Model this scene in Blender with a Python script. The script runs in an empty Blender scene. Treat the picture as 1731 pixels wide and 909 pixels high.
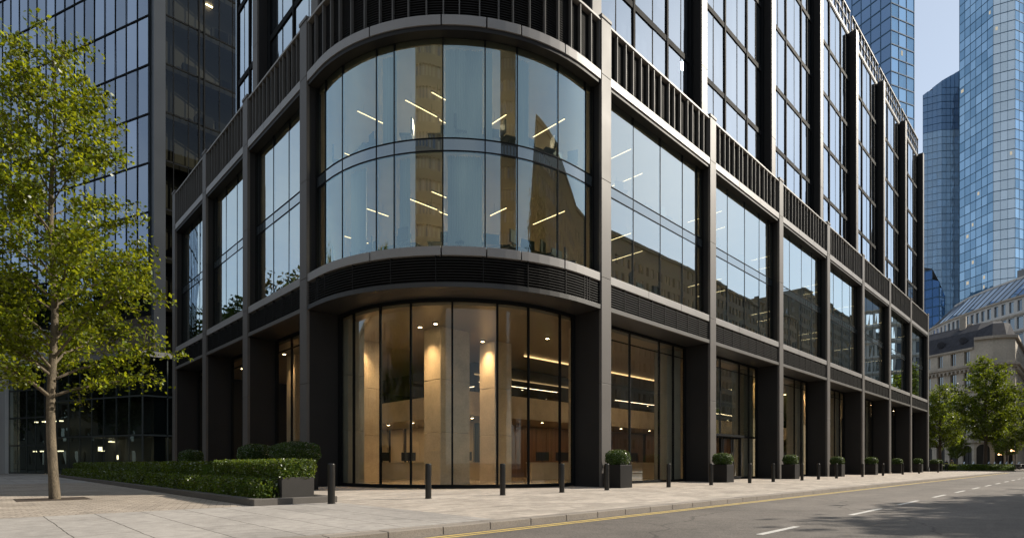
import bpy, math, random
import numpy as np
from mathutils import Vector, Matrix
random.seed(7)
S = bpy.context.scene
COL = S.collection
R = math.radians

# ------------------------------------------------------------------ camera, sky, sun, exposure
CAMX, CAMY, CAMZ = -10.409, -14.495, 1.0          # world x runs along the street facade, y along the side facade
cam = bpy.data.cameras.new('camera')
cam_o = bpy.data.objects.new('camera', cam); COL.objects.link(cam_o)
cam.sensor_width = 36.0
cam.lens = 949 / 1731 * 36
cam.shift_y = (783 - 454.5) / 1731
cam.clip_end = 6000
cam.clip_start = 0.05
cam_o.location = (CAMX, CAMY, CAMZ)
cam_o.rotation_euler = (R(90), 0, R(-44.11))
S.camera = cam_o

SUN_AZ, SUN_EL = R(-28), R(34)                     # azimuth from +x towards +y
sun_dir = Vector((math.cos(SUN_AZ) * math.cos(SUN_EL), math.sin(SUN_AZ) * math.cos(SUN_EL), math.sin(SUN_EL)))
W = bpy.data.worlds.new('World'); S.world = W; W.use_nodes = True
nt = W.node_tree; bg = nt.nodes['Background']
sky = nt.nodes.new('ShaderNodeTexSky'); sky.sky_type = 'NISHITA'; sky.sun_disc = False
sky.sun_elevation = SUN_EL
sky.sun_rotation = R(90) - SUN_AZ                  # measured clockwise from +y
sky.air_density = 1.0; sky.dust_density = 0.5; sky.ozone_density = 0.9
# thin broken cloud over the half of the sky behind the camera
tc = nt.nodes.new('ShaderNodeTexCoord')
mp = nt.nodes.new('ShaderNodeMapping'); mp.inputs['Scale'].default_value = (1.6, 1.6, 4.0)
ns = nt.nodes.new('ShaderNodeTexNoise'); ns.inputs['Scale'].default_value = 1.7; ns.inputs['Detail'].default_value = 6
ns.inputs['Roughness'].default_value = 0.55
rp = nt.nodes.new('ShaderNodeValToRGB'); rp.color_ramp.elements[0].position = .36; rp.color_ramp.elements[1].position = .74
sx = nt.nodes.new('ShaderNodeVectorMath'); sx.operation = 'DOT_PRODUCT'; sx.inputs[1].default_value = (.995, .1, 0)
msk = nt.nodes.new('ShaderNodeMapRange'); msk.inputs['From Min'].default_value = .74; msk.inputs['From Max'].default_value = .5
mu = nt.nodes.new('ShaderNodeMath'); mu.operation = 'MULTIPLY'
mu2 = nt.nodes.new('ShaderNodeMath'); mu2.operation = 'MULTIPLY_ADD'; mu2.inputs[1].default_value = .32; mu2.inputs[2].default_value = .45
mx = nt.nodes.new('ShaderNodeMixRGB'); mx.inputs['Color2'].default_value = (5.0, 5.4, 5.65, 1)
L = nt.links.new
L(tc.outputs['Generated'], mp.inputs['Vector']); L(mp.outputs['Vector'], ns.inputs['Vector']); L(ns.outputs['Fac'], rp.inputs['Fac'])
L(tc.outputs['Generated'], sx.inputs[0]); L(sx.outputs['Value'], msk.inputs['Value'])
L(rp.outputs['Color'], mu.inputs[0]); L(msk.outputs[0], mu.inputs[1]); L(mu.outputs[0], mu2.inputs[0])
L(mu2.outputs[0], mx.inputs['Fac']); L(sky.outputs['Color'], mx.inputs['Color1']); L(mx.outputs['Color'], bg.inputs['Color'])
bg.inputs['Strength'].default_value = 0.113

sl = bpy.data.lights.new('sun', 'SUN'); sl.energy = 5.0; sl.angle = R(0.53); sl.color = (1, .915, .78)
so = bpy.data.objects.new('sun', sl); COL.objects.link(so)
so.rotation_euler = (-sun_dir).to_track_quat('-Z', 'Y').to_euler()
so.location = (20, -40, 60)

S.view_settings.view_transform = 'Standard'; S.view_settings.look = 'None'
S.view_settings.exposure = 0.45; S.view_settings.gamma = 1.0; S.view_settings.use_curve_mapping = False
S.render.engine = 'CYCLES'
S.cycles.use_denoising = True
S.cycles.max_bounces = 10; S.cycles.transparent_max_bounces = 16
S.cycles.diffuse_bounces = 3; S.cycles.glossy_bounces = 4; S.cycles.transmission_bounces = 4
S.cycles.sample_clamp_indirect = 6.0
S.cycles.caustics_reflective = False; S.cycles.caustics_refractive = False

def c2w(X, Y):                                      # metres right / ahead of the viewpoint -> world plan
    return (.718 * X + .696 * Y + CAMX, -.696 * X + .718 * Y + CAMY)

# ------------------------------------------------------------------ materials
MATS = {}
def newmat(name):
    m = bpy.data.materials.new(name); m.use_nodes = True
    n = m.node_tree; n.nodes.clear()
    out = n.nodes.new('ShaderNodeOutputMaterial')
    MATS[name] = m
    return m, n, out
def N(n, t, **kw):
    x = n.nodes.new(t)
    for k, v in kw.items():
        if k in x.inputs: x.inputs[k].default_value = v
        else: setattr(x, k, v)
    return x
def c4(c): return (c[0], c[1], c[2], 1)

def pbr(name, col, rough=.5, metal=0., var=.12, vscale=1.5, fine=0., fscale=60, bump=0., spec=.5, island=0., stretch=None):
    m, n, out = newmat(name)
    b = N(n, 'ShaderNodeBsdfPrincipled'); b.inputs['Roughness'].default_value = rough; b.inputs['Metallic'].default_value = metal
    b.inputs['Specular IOR Level'].default_value = spec
    t = N(n, 'ShaderNodeTexCoord')
    src = t.outputs['Object']
    if stretch:
        mpn = N(n, 'ShaderNodeMapping'); mpn.inputs['Scale'].default_value = stretch
        n.links.new(src, mpn.inputs['Vector']); src = mpn.outputs['Vector']
    no = N(n, 'ShaderNodeTexNoise', Scale=vscale, Detail=5.0)
    n.links.new(src, no.inputs['Vector'])
    mr = N(n, 'ShaderNodeMapRange'); mr.inputs['To Min'].default_value = 1 - var; mr.inputs['To Max'].default_value = 1 + var
    mr.inputs['From Min'].default_value = .25; mr.inputs['From Max'].default_value = .75
    n.links.new(no.outputs['Fac'], mr.inputs['Value'])
    fac = mr.outputs[0]
    if fine:
        nf = N(n, 'ShaderNodeTexNoise', Scale=float(fscale), Detail=3.0)
        n.links.new(src, nf.inputs['Vector'])
        m2 = N(n, 'ShaderNodeMapRange'); m2.inputs['To Min'].default_value = 1 - fine; m2.inputs['To Max'].default_value = 1 + fine
        m2.inputs['From Min'].default_value = .3; m2.inputs['From Max'].default_value = .7
        n.links.new(nf.outputs['Fac'], m2.inputs['Value'])
        k = N(n, 'ShaderNodeMath', operation='MULTIPLY'); n.links.new(fac, k.inputs[0]); n.links.new(m2.outputs[0], k.inputs[1]); fac = k.outputs[0]
    if island:
        g = N(n, 'ShaderNodeNewGeometry')
        m3 = N(n, 'ShaderNodeMapRange'); m3.inputs['To Min'].default_value = 1 - island; m3.inputs['To Max'].default_value = 1 + island
        n.links.new(g.outputs['Random Per Island'], m3.inputs['Value'])
        k = N(n, 'ShaderNodeMath', operation='MULTIPLY'); n.links.new(fac, k.inputs[0]); n.links.new(m3.outputs[0], k.inputs[1]); fac = k.outputs[0]
    vm = N(n, 'ShaderNodeVectorMath', operation='SCALE'); vm.inputs[0].default_value = col
    n.links.new(fac, vm.inputs['Scale']); n.links.new(vm.outputs[0], b.inputs['Base Color'])
    mrr = N(n, 'ShaderNodeMapRange'); mrr.inputs['To Min'].default_value = max(.02, rough - .08); mrr.inputs['To Max'].default_value = min(1, rough + .08)
    n.links.new(no.outputs['Fac'], mrr.inputs['Value']); n.links.new(mrr.outputs[0], b.inputs['Roughness'])
    if bump:
        nb = N(n, 'ShaderNodeTexNoise', Scale=float(fscale), Detail=4.0); n.links.new(src, nb.inputs['Vector'])
        bp = N(n, 'ShaderNodeBump', Strength=bump, Distance=.02); n.links.new(nb.outputs['Fac'], bp.inputs['Height']); n.links.new(bp.outputs[0], b.inputs['Normal'])
    n.links.new(b.outputs[0], out.inputs[0])
    return m

def glass(name, tint, refl, base, edge, blend=.5, rough=0., wob=0., diff=None, island=0., dfac=0.):
    """coated sheet glass: a mirror coat over a tinted clear (or, with diff, a body-coloured) sheet"""
    m, n, out = newmat(name)
    tr = N(n, 'ShaderNodeBsdfTransparent', Color=c4(tint))
    if diff:
        df = N(n, 'ShaderNodeBsdfDiffuse', Color=c4(diff))
        mm = N(n, 'ShaderNodeMixShader', Fac=dfac if dfac else 1.0); n.links.new(tr.outputs[0], mm.inputs[1]); n.links.new(df.outputs[0], mm.inputs[2]); under = mm.outputs[0]
    else: under = tr.outputs[0]
    gl = N(n, 'ShaderNodeBsdfGlossy', Color=c4(refl), Roughness=rough)
    lw = N(n, 'ShaderNodeLayerWeight', Blend=blend)
    pw = N(n, 'ShaderNodeMath', operation='POWER'); pw.inputs[1].default_value = 1.6
    n.links.new(lw.outputs['Facing'], pw.inputs[0])
    mr = N(n, 'ShaderNodeMapRange'); mr.inputs['To Min'].default_value = base; mr.inputs['To Max'].default_value = edge
    n.links.new(pw.outputs[0], mr.inputs['Value']); fac = mr.outputs[0]
    if island:
        g = N(n, 'ShaderNodeNewGeometry')
        m3 = N(n, 'ShaderNodeMapRange'); m3.inputs['To Min'].default_value = 1 - island; m3.inputs['To Max'].default_value = 1 + island * .4
        n.links.new(g.outputs['Random Per Island'], m3.inputs['Value'])
        k = N(n, 'ShaderNodeMath', operation='MULTIPLY', use_clamp=True); n.links.new(fac, k.inputs[0]); n.links.new(m3.outputs[0], k.inputs[1]); fac = k.outputs[0]
    mix = N(n, 'ShaderNodeMixShader'); n.links.new(fac, mix.inputs[0]); n.links.new(under, mix.inputs[1]); n.links.new(gl.outputs[0], mix.inputs[2])
    if wob:
        t = N(n, 'ShaderNodeTexCoord'); no = N(n, 'ShaderNodeTexNoise', Scale=.55, Detail=1.0); n.links.new(t.outputs['Object'], no.inputs['Vector'])
        bp = N(n, 'ShaderNodeBump', Strength=wob, Distance=.05); n.links.new(no.outputs['Fac'], bp.inputs['Height']); n.links.new(bp.outputs[0], gl.inputs['Normal'])
    n.links.new(mix.outputs[0], out.inputs[0])
    return m

def emit(name, col, strength):
    m, n, out = newmat(name)
    e = N(n, 'ShaderNodeEmission', Color=c4(col), Strength=strength); n.links.new(e.outputs[0], out.inputs[0]); return m

def leafmat(name, col, trans, tf=.4, var=.35, gloss=.12):
    m, n, out = newmat(name)
    g = N(n, 'ShaderNodeNewGeometry')
    t = N(n, 'ShaderNodeTexCoord'); no = N(n, 'ShaderNodeTexNoise', Scale=.8, Detail=2.0); n.links.new(t.outputs['Object'], no.inputs['Vector'])
    mr = N(n, 'ShaderNodeMapRange'); mr.inputs['To Min'].default_value = 1 - var; mr.inputs['To Max'].default_value = 1 + var
    n.links.new(g.outputs['Random Per Island'], mr.inputs['Value'])
    mr2 = N(n, 'ShaderNodeMapRange'); mr2.inputs['To Min'].default_value = .75; mr2.inputs['To Max'].default_value = 1.25; mr2.inputs['From Min'].default_value = .3; mr2.inputs['From Max'].default_value = .7
    n.links.new(no.outputs['Fac'], mr2.inputs['Value'])
    k = N(n, 'ShaderNodeMath', operation='MULTIPLY'); n.links.new(mr.outputs[0], k.inputs[0]); n.links.new(mr2.outputs[0], k.inputs[1])
    a = N(n, 'ShaderNodeVectorMath', operation='SCALE'); a.inputs[0].default_value = col; n.links.new(k.outputs[0], a.inputs['Scale'])
    b = N(n, 'ShaderNodeVectorMath', operation='SCALE'); b.inputs[0].default_value = trans; n.links.new(k.outputs[0], b.inputs['Scale'])
    d = N(n, 'ShaderNodeBsdfDiffuse'); n.links.new(a.outputs[0], d.inputs['Color'])
    tl = N(n, 'ShaderNodeBsdfTranslucent'); n.links.new(b.outputs[0], tl.inputs['Color'])
    m1 = N(n, 'ShaderNodeMixShader', Fac=tf); n.links.new(d.outputs[0], m1.inputs[1]); n.links.new(tl.outputs[0], m1.inputs[2])
    gl = N(n, 'ShaderNodeBsdfGlossy', Color=(1, 1, 1, 1), Roughness=.5)
    fr = N(n, 'ShaderNodeFresnel', IOR=1.4); kk = N(n, 'ShaderNodeMath', operation='MULTIPLY'); kk.inputs[1].default_value = gloss * 6
    n.links.new(fr.outputs[0], kk.inputs[0])
    m2 = N(n, 'ShaderNodeMixShader'); n.links.new(kk.outputs[0], m2.inputs[0]); n.links.new(m1.outputs[0], m2.inputs[1]); n.links.new(gl.outputs[0], m2.inputs[2])
    n.links.new(m2.outputs[0], out.inputs[0])
    return m

def paving(name, col, mortar, bw, bh, ms, rot=0., var=.22, bump=.35, rough=.78, fine=.12, offset=.5):
    m, n, out = newmat(name)
    b = N(n, 'ShaderNodeBsdfPrincipled', Roughness=rough); b.inputs['Specular IOR Level'].default_value = .3
    t = N(n, 'ShaderNodeTexCoord'); mpn = N(n, 'ShaderNodeMapping'); mpn.inputs['Rotation'].default_value = (0, 0, rot)
    n.links.new(t.outputs['Object'], mpn.inputs['Vector'])
    # joints wander a little
    nw = N(n, 'ShaderNodeTexNoise', Scale=2.3, Detail=3.0); n.links.new(mpn.outputs[0], nw.inputs['Vector'])
    sc = N(n, 'ShaderNodeVectorMath', operation='SCALE'); sc.inputs['Scale'].default_value = min(.05, bh * .12); n.links.new(nw.outputs['Color'], sc.inputs[0])
    ad = N(n, 'ShaderNodeVectorMath', operation='ADD'); n.links.new(mpn.outputs[0], ad.inputs[0]); n.links.new(sc.outputs[0], ad.inputs[1])
    br = N(n, 'ShaderNodeTexBrick', offset=offset); br.inputs['Scale'].default_value = 1.0
    br.inputs['Brick Width'].default_value = bw; br.inputs['Row Height'].default_value = bh; br.inputs['Mortar Size'].default_value = ms; br.inputs['Mortar Smooth'].default_value = .3
    br.inputs['Color1'].default_value = c4([x * (1 - var) for x in col]); br.inputs['Color2'].default_value = c4([x * (1 + var) for x in col]); br.inputs['Mortar'].default_value = c4(mortar)
    n.links.new(ad.outputs[0], br.inputs['Vector'])
    big = N(n, 'ShaderNodeTexNoise', Scale=.45, Detail=6.0); n.links.new(t.outputs['Object'], big.inputs['Vector'])
    sm = N(n, 'ShaderNodeTexNoise', Scale=38.0, Detail=4.0); n.links.new(t.outputs['Object'], sm.inputs['Vector'])
    mid = N(n, 'ShaderNodeTexNoise', Scale=5.0, Detail=6.0); n.links.new(t.outputs['Object'], mid.inputs['Vector'])
    f = None
    for nd, am in ((big, .16), (sm, fine), (mid, .14)):
        mr = N(n, 'ShaderNodeMapRange'); mr.inputs['From Min'].default_value = .3; mr.inputs['From Max'].default_value = .7; mr.inputs['To Min'].default_value = 1 - am; mr.inputs['To Max'].default_value = 1 + am
        n.links.new(nd.outputs['Fac'], mr.inputs['Value'])
        if f is None: f = mr.outputs[0]
        else:
            k = N(n, 'ShaderNodeMath', operation='MULTIPLY'); n.links.new(f, k.inputs[0]); n.links.new(mr.outputs[0], k.inputs[1]); f = k.outputs[0]
    vo = N(n, 'ShaderNodeTexVoronoi', Scale=1.9); n.links.new(t.outputs['Object'], vo.inputs['Vector'])
    mg = N(n, 'ShaderNodeMapRange'); mg.inputs['From Min'].default_value = .035; mg.inputs['From Max'].default_value = .06; mg.inputs['To Min'].default_value = .62; mg.inputs['To Max'].default_value = 1.0
    n.links.new(vo.outputs['Distance'], mg.inputs['Value'])
    st_ = N(n, 'ShaderNodeTexNoise', Scale=1.1, Detail=8.0, Roughness=.7); n.links.new(t.outputs['Object'], st_.inputs['Vector'])
    ms_ = N(n, 'ShaderNodeMapRange'); ms_.inputs['From Min'].default_value = .56; ms_.inputs['From Max'].default_value = .70; ms_.inputs['To Min'].default_value = 1.0; ms_.inputs['To Max'].default_value = .72
    n.links.new(st_.outputs['Fac'], ms_.inputs['Value'])
    for q_ in (mg, ms_):
        k = N(n, 'ShaderNodeMath', operation='MULTIPLY'); n.links.new(f, k.inputs[0]); n.links.new(q_.outputs[0], k.inputs[1]); f = k.outputs[0]
    vm = N(n, 'ShaderNodeVectorMath', operation='SCALE'); n.links.new(br.outputs['Color'], vm.inputs[0]); n.links.new(f, vm.inputs['Scale'])
    n.links.new(vm.outputs[0], b.inputs['Base Color'])
    hh = N(n, 'ShaderNodeMath', operation='MULTIPLY_ADD'); hh.inputs[1].default_value = -1.0; n.links.new(br.outputs['Fac'], hh.inputs[0]); n.links.new(mid.outputs['Fac'], hh.inputs[2])
    h2 = N(n, 'ShaderNodeMath', operation='MULTIPLY_ADD'); h2.inputs[1].default_value = .35; n.links.new(sm.outputs['Fac'], h2.inputs[0]); n.links.new(hh.outputs[0], h2.inputs[2])
    bp = N(n, 'ShaderNodeBump', Strength=bump, Distance=.012); n.links.new(h2.outputs[0], bp.inputs['Height']); n.links.new(bp.outputs[0], b.inputs['Normal'])
    n.links.new(b.outputs[0], out.inputs[0])
    return m

M = dict(
    column=pbr('column_metal', (.115, .106, .10), .55, .0, .10, .5, .05, 30, spec=.22),
    body=pbr('dark_metal', (.021, .020, .020), .6, 0, .14, .6, .05, 25, spec=.2),  # on column sides, partly their shade put into the colour
    beam=pbr('beam_aluminium', (.26, .25, .245), .5, .1, .08, .6, .03, 30, spec=.3),
    rail=pbr('rail_metal', (.22, .205, .19), .55, .0, .06, .6),
    fin=pbr('fin_metal', (.10, .095, .09), .6, .0, .1, 1., spec=.25),
    louvre=pbr('louvre_black', (.013, .0125, .012), .7, 0, .25, 2., spec=.15),
    frame=pbr('mullion_black', (.010, .011, .012), .75, 0, .1, 1., spec=.06),
    soffit=pbr('soffit_panel', (.028, .027, .026), .5, .1, .1, .8),
    stone=pbr('lobby_stone', (.50, .42, .31), .5, 0, .16, 1.3, .08, 14),
    pier=pbr('pale_pier_stone', (.27, .26, .22), .5, 0, .12, 1.2, .06, 14),
    floor=pbr('lobby_floor', (.34, .28, .20), .18, 0, .1, .8),
    ceil=pbr('lobby_ceiling', (.27, .22, .155), .35, 0, .05, .8),
    wood=pbr('wood_panel', (.12, .062, .03), .4, 0, .35, 1.2, .15, 12, stretch=(6, 6, .3)),
    cream=pbr('cream_panel', (.55, .47, .34), .6, 0, .06, 1.),
    darkin=pbr('dark_interior', (.02, .018, .016), .5, 0, .2, 1.),
    slab=pbr('office_slab', (.33, .30, .25), .7, 0, .1, .7),
    corewall=pbr('office_core', (.22, .19, .14), .7, 0, .2, .5),
    carpet=pbr('carpet', (.05, .05, .05), .9),
    black=pbr('black_plastic', (.012, .012, .013), .45),
    desk=pbr('desk_cream', (.52, .44, .32), .45),
    blind=pbr('blind_fabric', (.46, .47, .48), .9, 0, .25, .5, stretch=(3, 3, .15)),
    led=emit('led_strip', (1, .76, .42), 3.2),
    cove=emit('cove_glow', (1, .62, .28), 1.6),
    down=emit('downlight', (1, .72, .38), 22.0),
    dim=emit('tower_lamp', (1, .78, .45), 14.0),
    glass=glass('office_glass', (.62, .68, .62), (.74, .86, .90), .34, .98, .5, wob=.02),
    glassc=glass('curved_glass', (.70, .74, .64), (.60, .79, .85), .25, .9, .5),
    upglass=glass('upper_glass', (.5, .56, .6), (.73, .84, .94), .38, .98, .5, wob=.012),
    spandrel=glass('spandrel_glass', (.2, .2, .2), (.72, .82, .86), .22, .9, diff=(.07, .085, .095), dfac=.95),
    curtain=pbr('curtain_fabric', (.42, .45, .46), .9, 0, .25, .5, stretch=(4, 4, .1)),
    lobby=glass('lobby_glass', (.92, .93, .88), (.9, .95, .95), .045, .6, .5, wob=.006),
    roofglass=glass('balustrade_glass', (.75, .82, .86), (.9, .95, 1), .18, .9),
    bollard=pbr('bollard_metal', (.03, .028, .026), .38, .6, .1, 2.),
    planter=pbr('planter_metal', (.017, .016, .0155), .55, 0, .18, 1.5, .05, 40, spec=.18),
    granite=pbr('granite_kerb', (.23, .20, .17), .8, 0, .15, 1.2, .2, 70, .3),
    bedstone=pbr('bed_edge_stone', (.12, .11, .10), .85, 0, .15, 1.5, .15, 60, .3, spec=.2),
    boxstone=pbr('planter_stone', (.05, .047, .044), .8, 0, .12, 2., .1, 50, .2, spec=.15),
    soil=pbr('soil', (.045, .03, .02), .95, 0, .3, 8., .3, 40, .6),
    bark=pbr('bark', (.125, .10, .068), .9, 0, .5, 3., .4, 26, 1.0, stretch=(3, 3, .7)),
    barkd=pbr('dark_bark', (.07, .05, .035), .9, 0, .3, 3., .2, 20, .5),
    leaf=leafmat('young_leaves', (.08, .115, .010), (.34, .365, .012), .5, .6, .012),
    leafb=leafmat('plane_leaves', (.065, .10, .01), (.22, .27, .012), .45, .4, .02),
    leafd=leafmat('dark_leaves', (.04, .07, .014), (.1, .14, .02), .35, .4, .02),
    box=leafmat('boxwood_leaves', (.045, .085, .016), (.12, .17, .02), .3, .45, .04),
    hedge=leafmat('hedge_leaves', (.055, .095, .014), (.22, .27, .015), .4, .45, .03),
    asphalt=None, white=pbr('road_white', (.5, .48, .45), .7, 0, .12, 3., .2, 50),
    yellow=pbr('road_yellow', (.58, .42, .13), .7, 0, .15, 3., .25, 50),
    limestone=pbr('old_limestone', (.48, .425, .355), .85, 0, .2, .35, .1, 4),
    limedark=pbr('old_cornice', (.38, .33, .275), .85, 0, .2, .5, .1, 4),
    slate=pbr('slate_roof', (.05, .05, .058), .85, 0, .25, .8, .2, 3, spec=.12),
    whitepanel=pbr('white_panel', (.50, .48, .46), .6, 0, .1, .3),
    greypanel=pbr('grey_panel', (.17, .17, .175), .6, 0, .1, .3),
    whitestone=pbr('white_stone', (.55, .55, .56), .6, 0, .06, .3),
    winglass=glass('dark_window_glass', (.1, .1, .1), (.85, .92, 1), .16, .8, diff=(.015, .017, .02), dfac=.9),
    roofpane=glass('roof_glass', (.1, .1, .1), (.6, .7, .8), .2, .7, diff=(.10, .12, .15), dfac=.97, island=.25),
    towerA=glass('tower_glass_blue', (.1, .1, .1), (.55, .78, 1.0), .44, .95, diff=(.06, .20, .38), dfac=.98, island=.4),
    towerB=glass('tower_glass_hazed', (.1, .1, .1), (.8, .9, 1.0), .28, .95, diff=(.58, .70, .80), dfac=.98, island=.35),  # body colour raised to stand in for haze and light on the tower
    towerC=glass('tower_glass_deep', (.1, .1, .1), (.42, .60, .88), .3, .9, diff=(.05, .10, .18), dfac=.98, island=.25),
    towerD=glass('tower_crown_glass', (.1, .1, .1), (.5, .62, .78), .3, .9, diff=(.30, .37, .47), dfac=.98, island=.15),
    towline=pbr('tower_mullion', (.04, .11, .20), .7, .0),
    towlight=pbr('tower_mullion_pale', (.22, .28, .34), .5, .2),
    nearglass=glass('side_tower_glass', (.26, .30, .33), (.54, .64, .80), .27, .9, island=.3, wob=.01),
    neardark=glass('side_tower_dark_glass', (.42, .42, .36), (.5, .55, .6), .025, .5),
    podglass=glass('podium_glass', (.45, .52, .50), (.6, .74, .75), .16, .8),
    lit=emit('lit_window', (1, .90, .70), .4),
    lantern=emit('lantern_glow', (1, .55, .25), 4.0),
    towerpost=pbr('tower_post', (.022, .028, .036), .5, .2, .1, .3), podbar=pbr('podium_mullion', (.06, .07, .07), .5, .2), dim2=emit('podium_lamp', (1, .82, .5), 4.5),
    concrete=pbr('brown_stone', (.085, .07, .045), .8, 0, .15, .2),
    oppwall=pbr('opposite_stone', (.11, .10, .08), .8, 0, .15, .2),
)
def asphalt():
    m, n, out = newmat('asphalt')
    b = N(n, 'ShaderNodeBsdfPrincipled', Roughness=.82); b.inputs['Specular IOR Level'].default_value = .35
    t = N(n, 'ShaderNodeTexCoord')
    big = N(n, 'ShaderNodeTexNoise', Scale=.22, Detail=7.0); n.links.new(t.outputs['Object'], big.inputs['Vector'])
    mid = N(n, 'ShaderNodeTexNoise', Scale=2.5, Detail=5.0); n.links.new(t.outputs['Object'], mid.inputs['Vector'])
    vo = N(n, 'ShaderNodeTexVoronoi', Scale=70.0); n.links.new(t.outputs['Object'], vo.inputs['Vector'])
    sm = N(n, 'ShaderNodeTexNoise', Scale=45.0, Detail=4.0); n.links.new(t.outputs['Object'], sm.inputs['Vector'])
    f = None
    for o_, lo, hi, a, c in ((big.outputs['Fac'], .3, .7, .80, 1.2), (mid.outputs['Fac'], .3, .7, .88, 1.12), (sm.outputs['Fac'], .3, .7, .6, 1.45)):
        mr = N(n, 'ShaderNodeMapRange'); mr.inputs['From Min'].default_value = lo; mr.inputs['From Max'].default_value = hi; mr.inputs['To Min'].default_value = a; mr.inputs['To Max'].default_value = c
        n.links.new(o_, mr.inputs['Value'])
        if f is None: f = mr.outputs[0]
        else:
            k = N(n, 'ShaderNodeMath', operation='MULTIPLY'); n.links.new(f, k.inputs[0]); n.links.new(mr.outputs[0], k.inputs[1]); f = k.outputs[0]
    nw = N(n, 'ShaderNodeTexNoise', Scale=.9, Detail=5.0); n.links.new(t.outputs['Object'], nw.inputs['Vector'])
    av = N(n, 'ShaderNodeVectorMath', operation='MULTIPLY_ADD'); av.inputs[1].default_value = (1.2, 1.2, 0); n.links.new(nw.outputs['Color'], av.inputs[0]); n.links.new(t.outputs['Object'], av.inputs[2])
    vc = N(n, 'ShaderNodeTexVoronoi', Scale=.16, feature='DISTANCE_TO_EDGE'); n.links.new(av.outputs[0], vc.inputs['Vector'])
    mc_ = N(n, 'ShaderNodeMapRange'); mc_.inputs['From Min'].default_value = .0015; mc_.inputs['From Max'].default_value = .005; mc_.inputs['To Min'].default_value = .55; mc_.inputs['To Max'].default_value = 1.0
    n.links.new(vc.outputs['Distance'], mc_.inputs['Value'])
    vp = N(n, 'ShaderNodeTexVoronoi', Scale=.13); n.links.new(t.outputs['Object'], vp.inputs['Vector'])
    sxp = N(n, 'ShaderNodeSeparateXYZ'); n.links.new(vp.outputs['Color'], sxp.inputs[0])
    mp_ = N(n, 'ShaderNodeMapRange'); mp_.inputs['To Min'].default_value = .9; mp_.inputs['To Max'].default_value = 1.08; n.links.new(sxp.outputs['X'], mp_.inputs['Value'])
    # two darker wheel tracks along the lane
    sy_ = N(n, 'ShaderNodeSeparateXYZ'); n.links.new(t.outputs['Object'], sy_.inputs[0])
    wv = N(n, 'ShaderNodeMath', operation='SINE'); wm = N(n, 'ShaderNodeMath', operation='MULTIPLY'); wm.inputs[1].default_value = 3.4; n.links.new(sy_.outputs['Y'], wm.inputs[0]); n.links.new(wm.outputs[0], wv.inputs[0])
    mt = N(n, 'ShaderNodeMapRange'); mt.inputs['From Min'].default_value = -1; mt.inputs['To Min'].default_value = .93; mt.inputs['To Max'].default_value = 1.04; n.links.new(wv.outputs[0], mt.inputs['Value'])
    for q_ in (mc_, mp_, mt):
        k = N(n, 'ShaderNodeMath', operation='MULTIPLY'); n.links.new(f, k.inputs[0]); n.links.new(q_.outputs[0], k.inputs[1]); f = k.outputs[0]
    vm = N(n, 'ShaderNodeVectorMath', operation='SCALE'); vm.inputs[0].default_value = (.135, .118, .104); n.links.new(f, vm.inputs['Scale']); n.links.new(vm.outputs[0], b.inputs['Base Color'])
    bp = N(n, 'ShaderNodeBump', Strength=.5, Distance=.008); n.links.new(vo.outputs['Distance'], bp.inputs['Height']); n.links.new(bp.outputs[0], b.inputs['Normal'])
    n.links.new(b.outputs[0], out.inputs[0]); return m
M['asphalt'] = asphalt()
M['pavers'] = paving('stone_pavers', (.40, .35, .30), (.22, .19, .16), .62, .31, .007, 0., .16, .9)
M['slabs'] = paving('large_slabs', (.33, .305, .28), (.10, .09, .08), 3.2, .78, .010, R(90), .09, .4)
M['setts'] = paving('stone_setts', (.35, .30, .25), (.16, .135, .11), .30, .17, .011, R(18), .16, .8)

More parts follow.
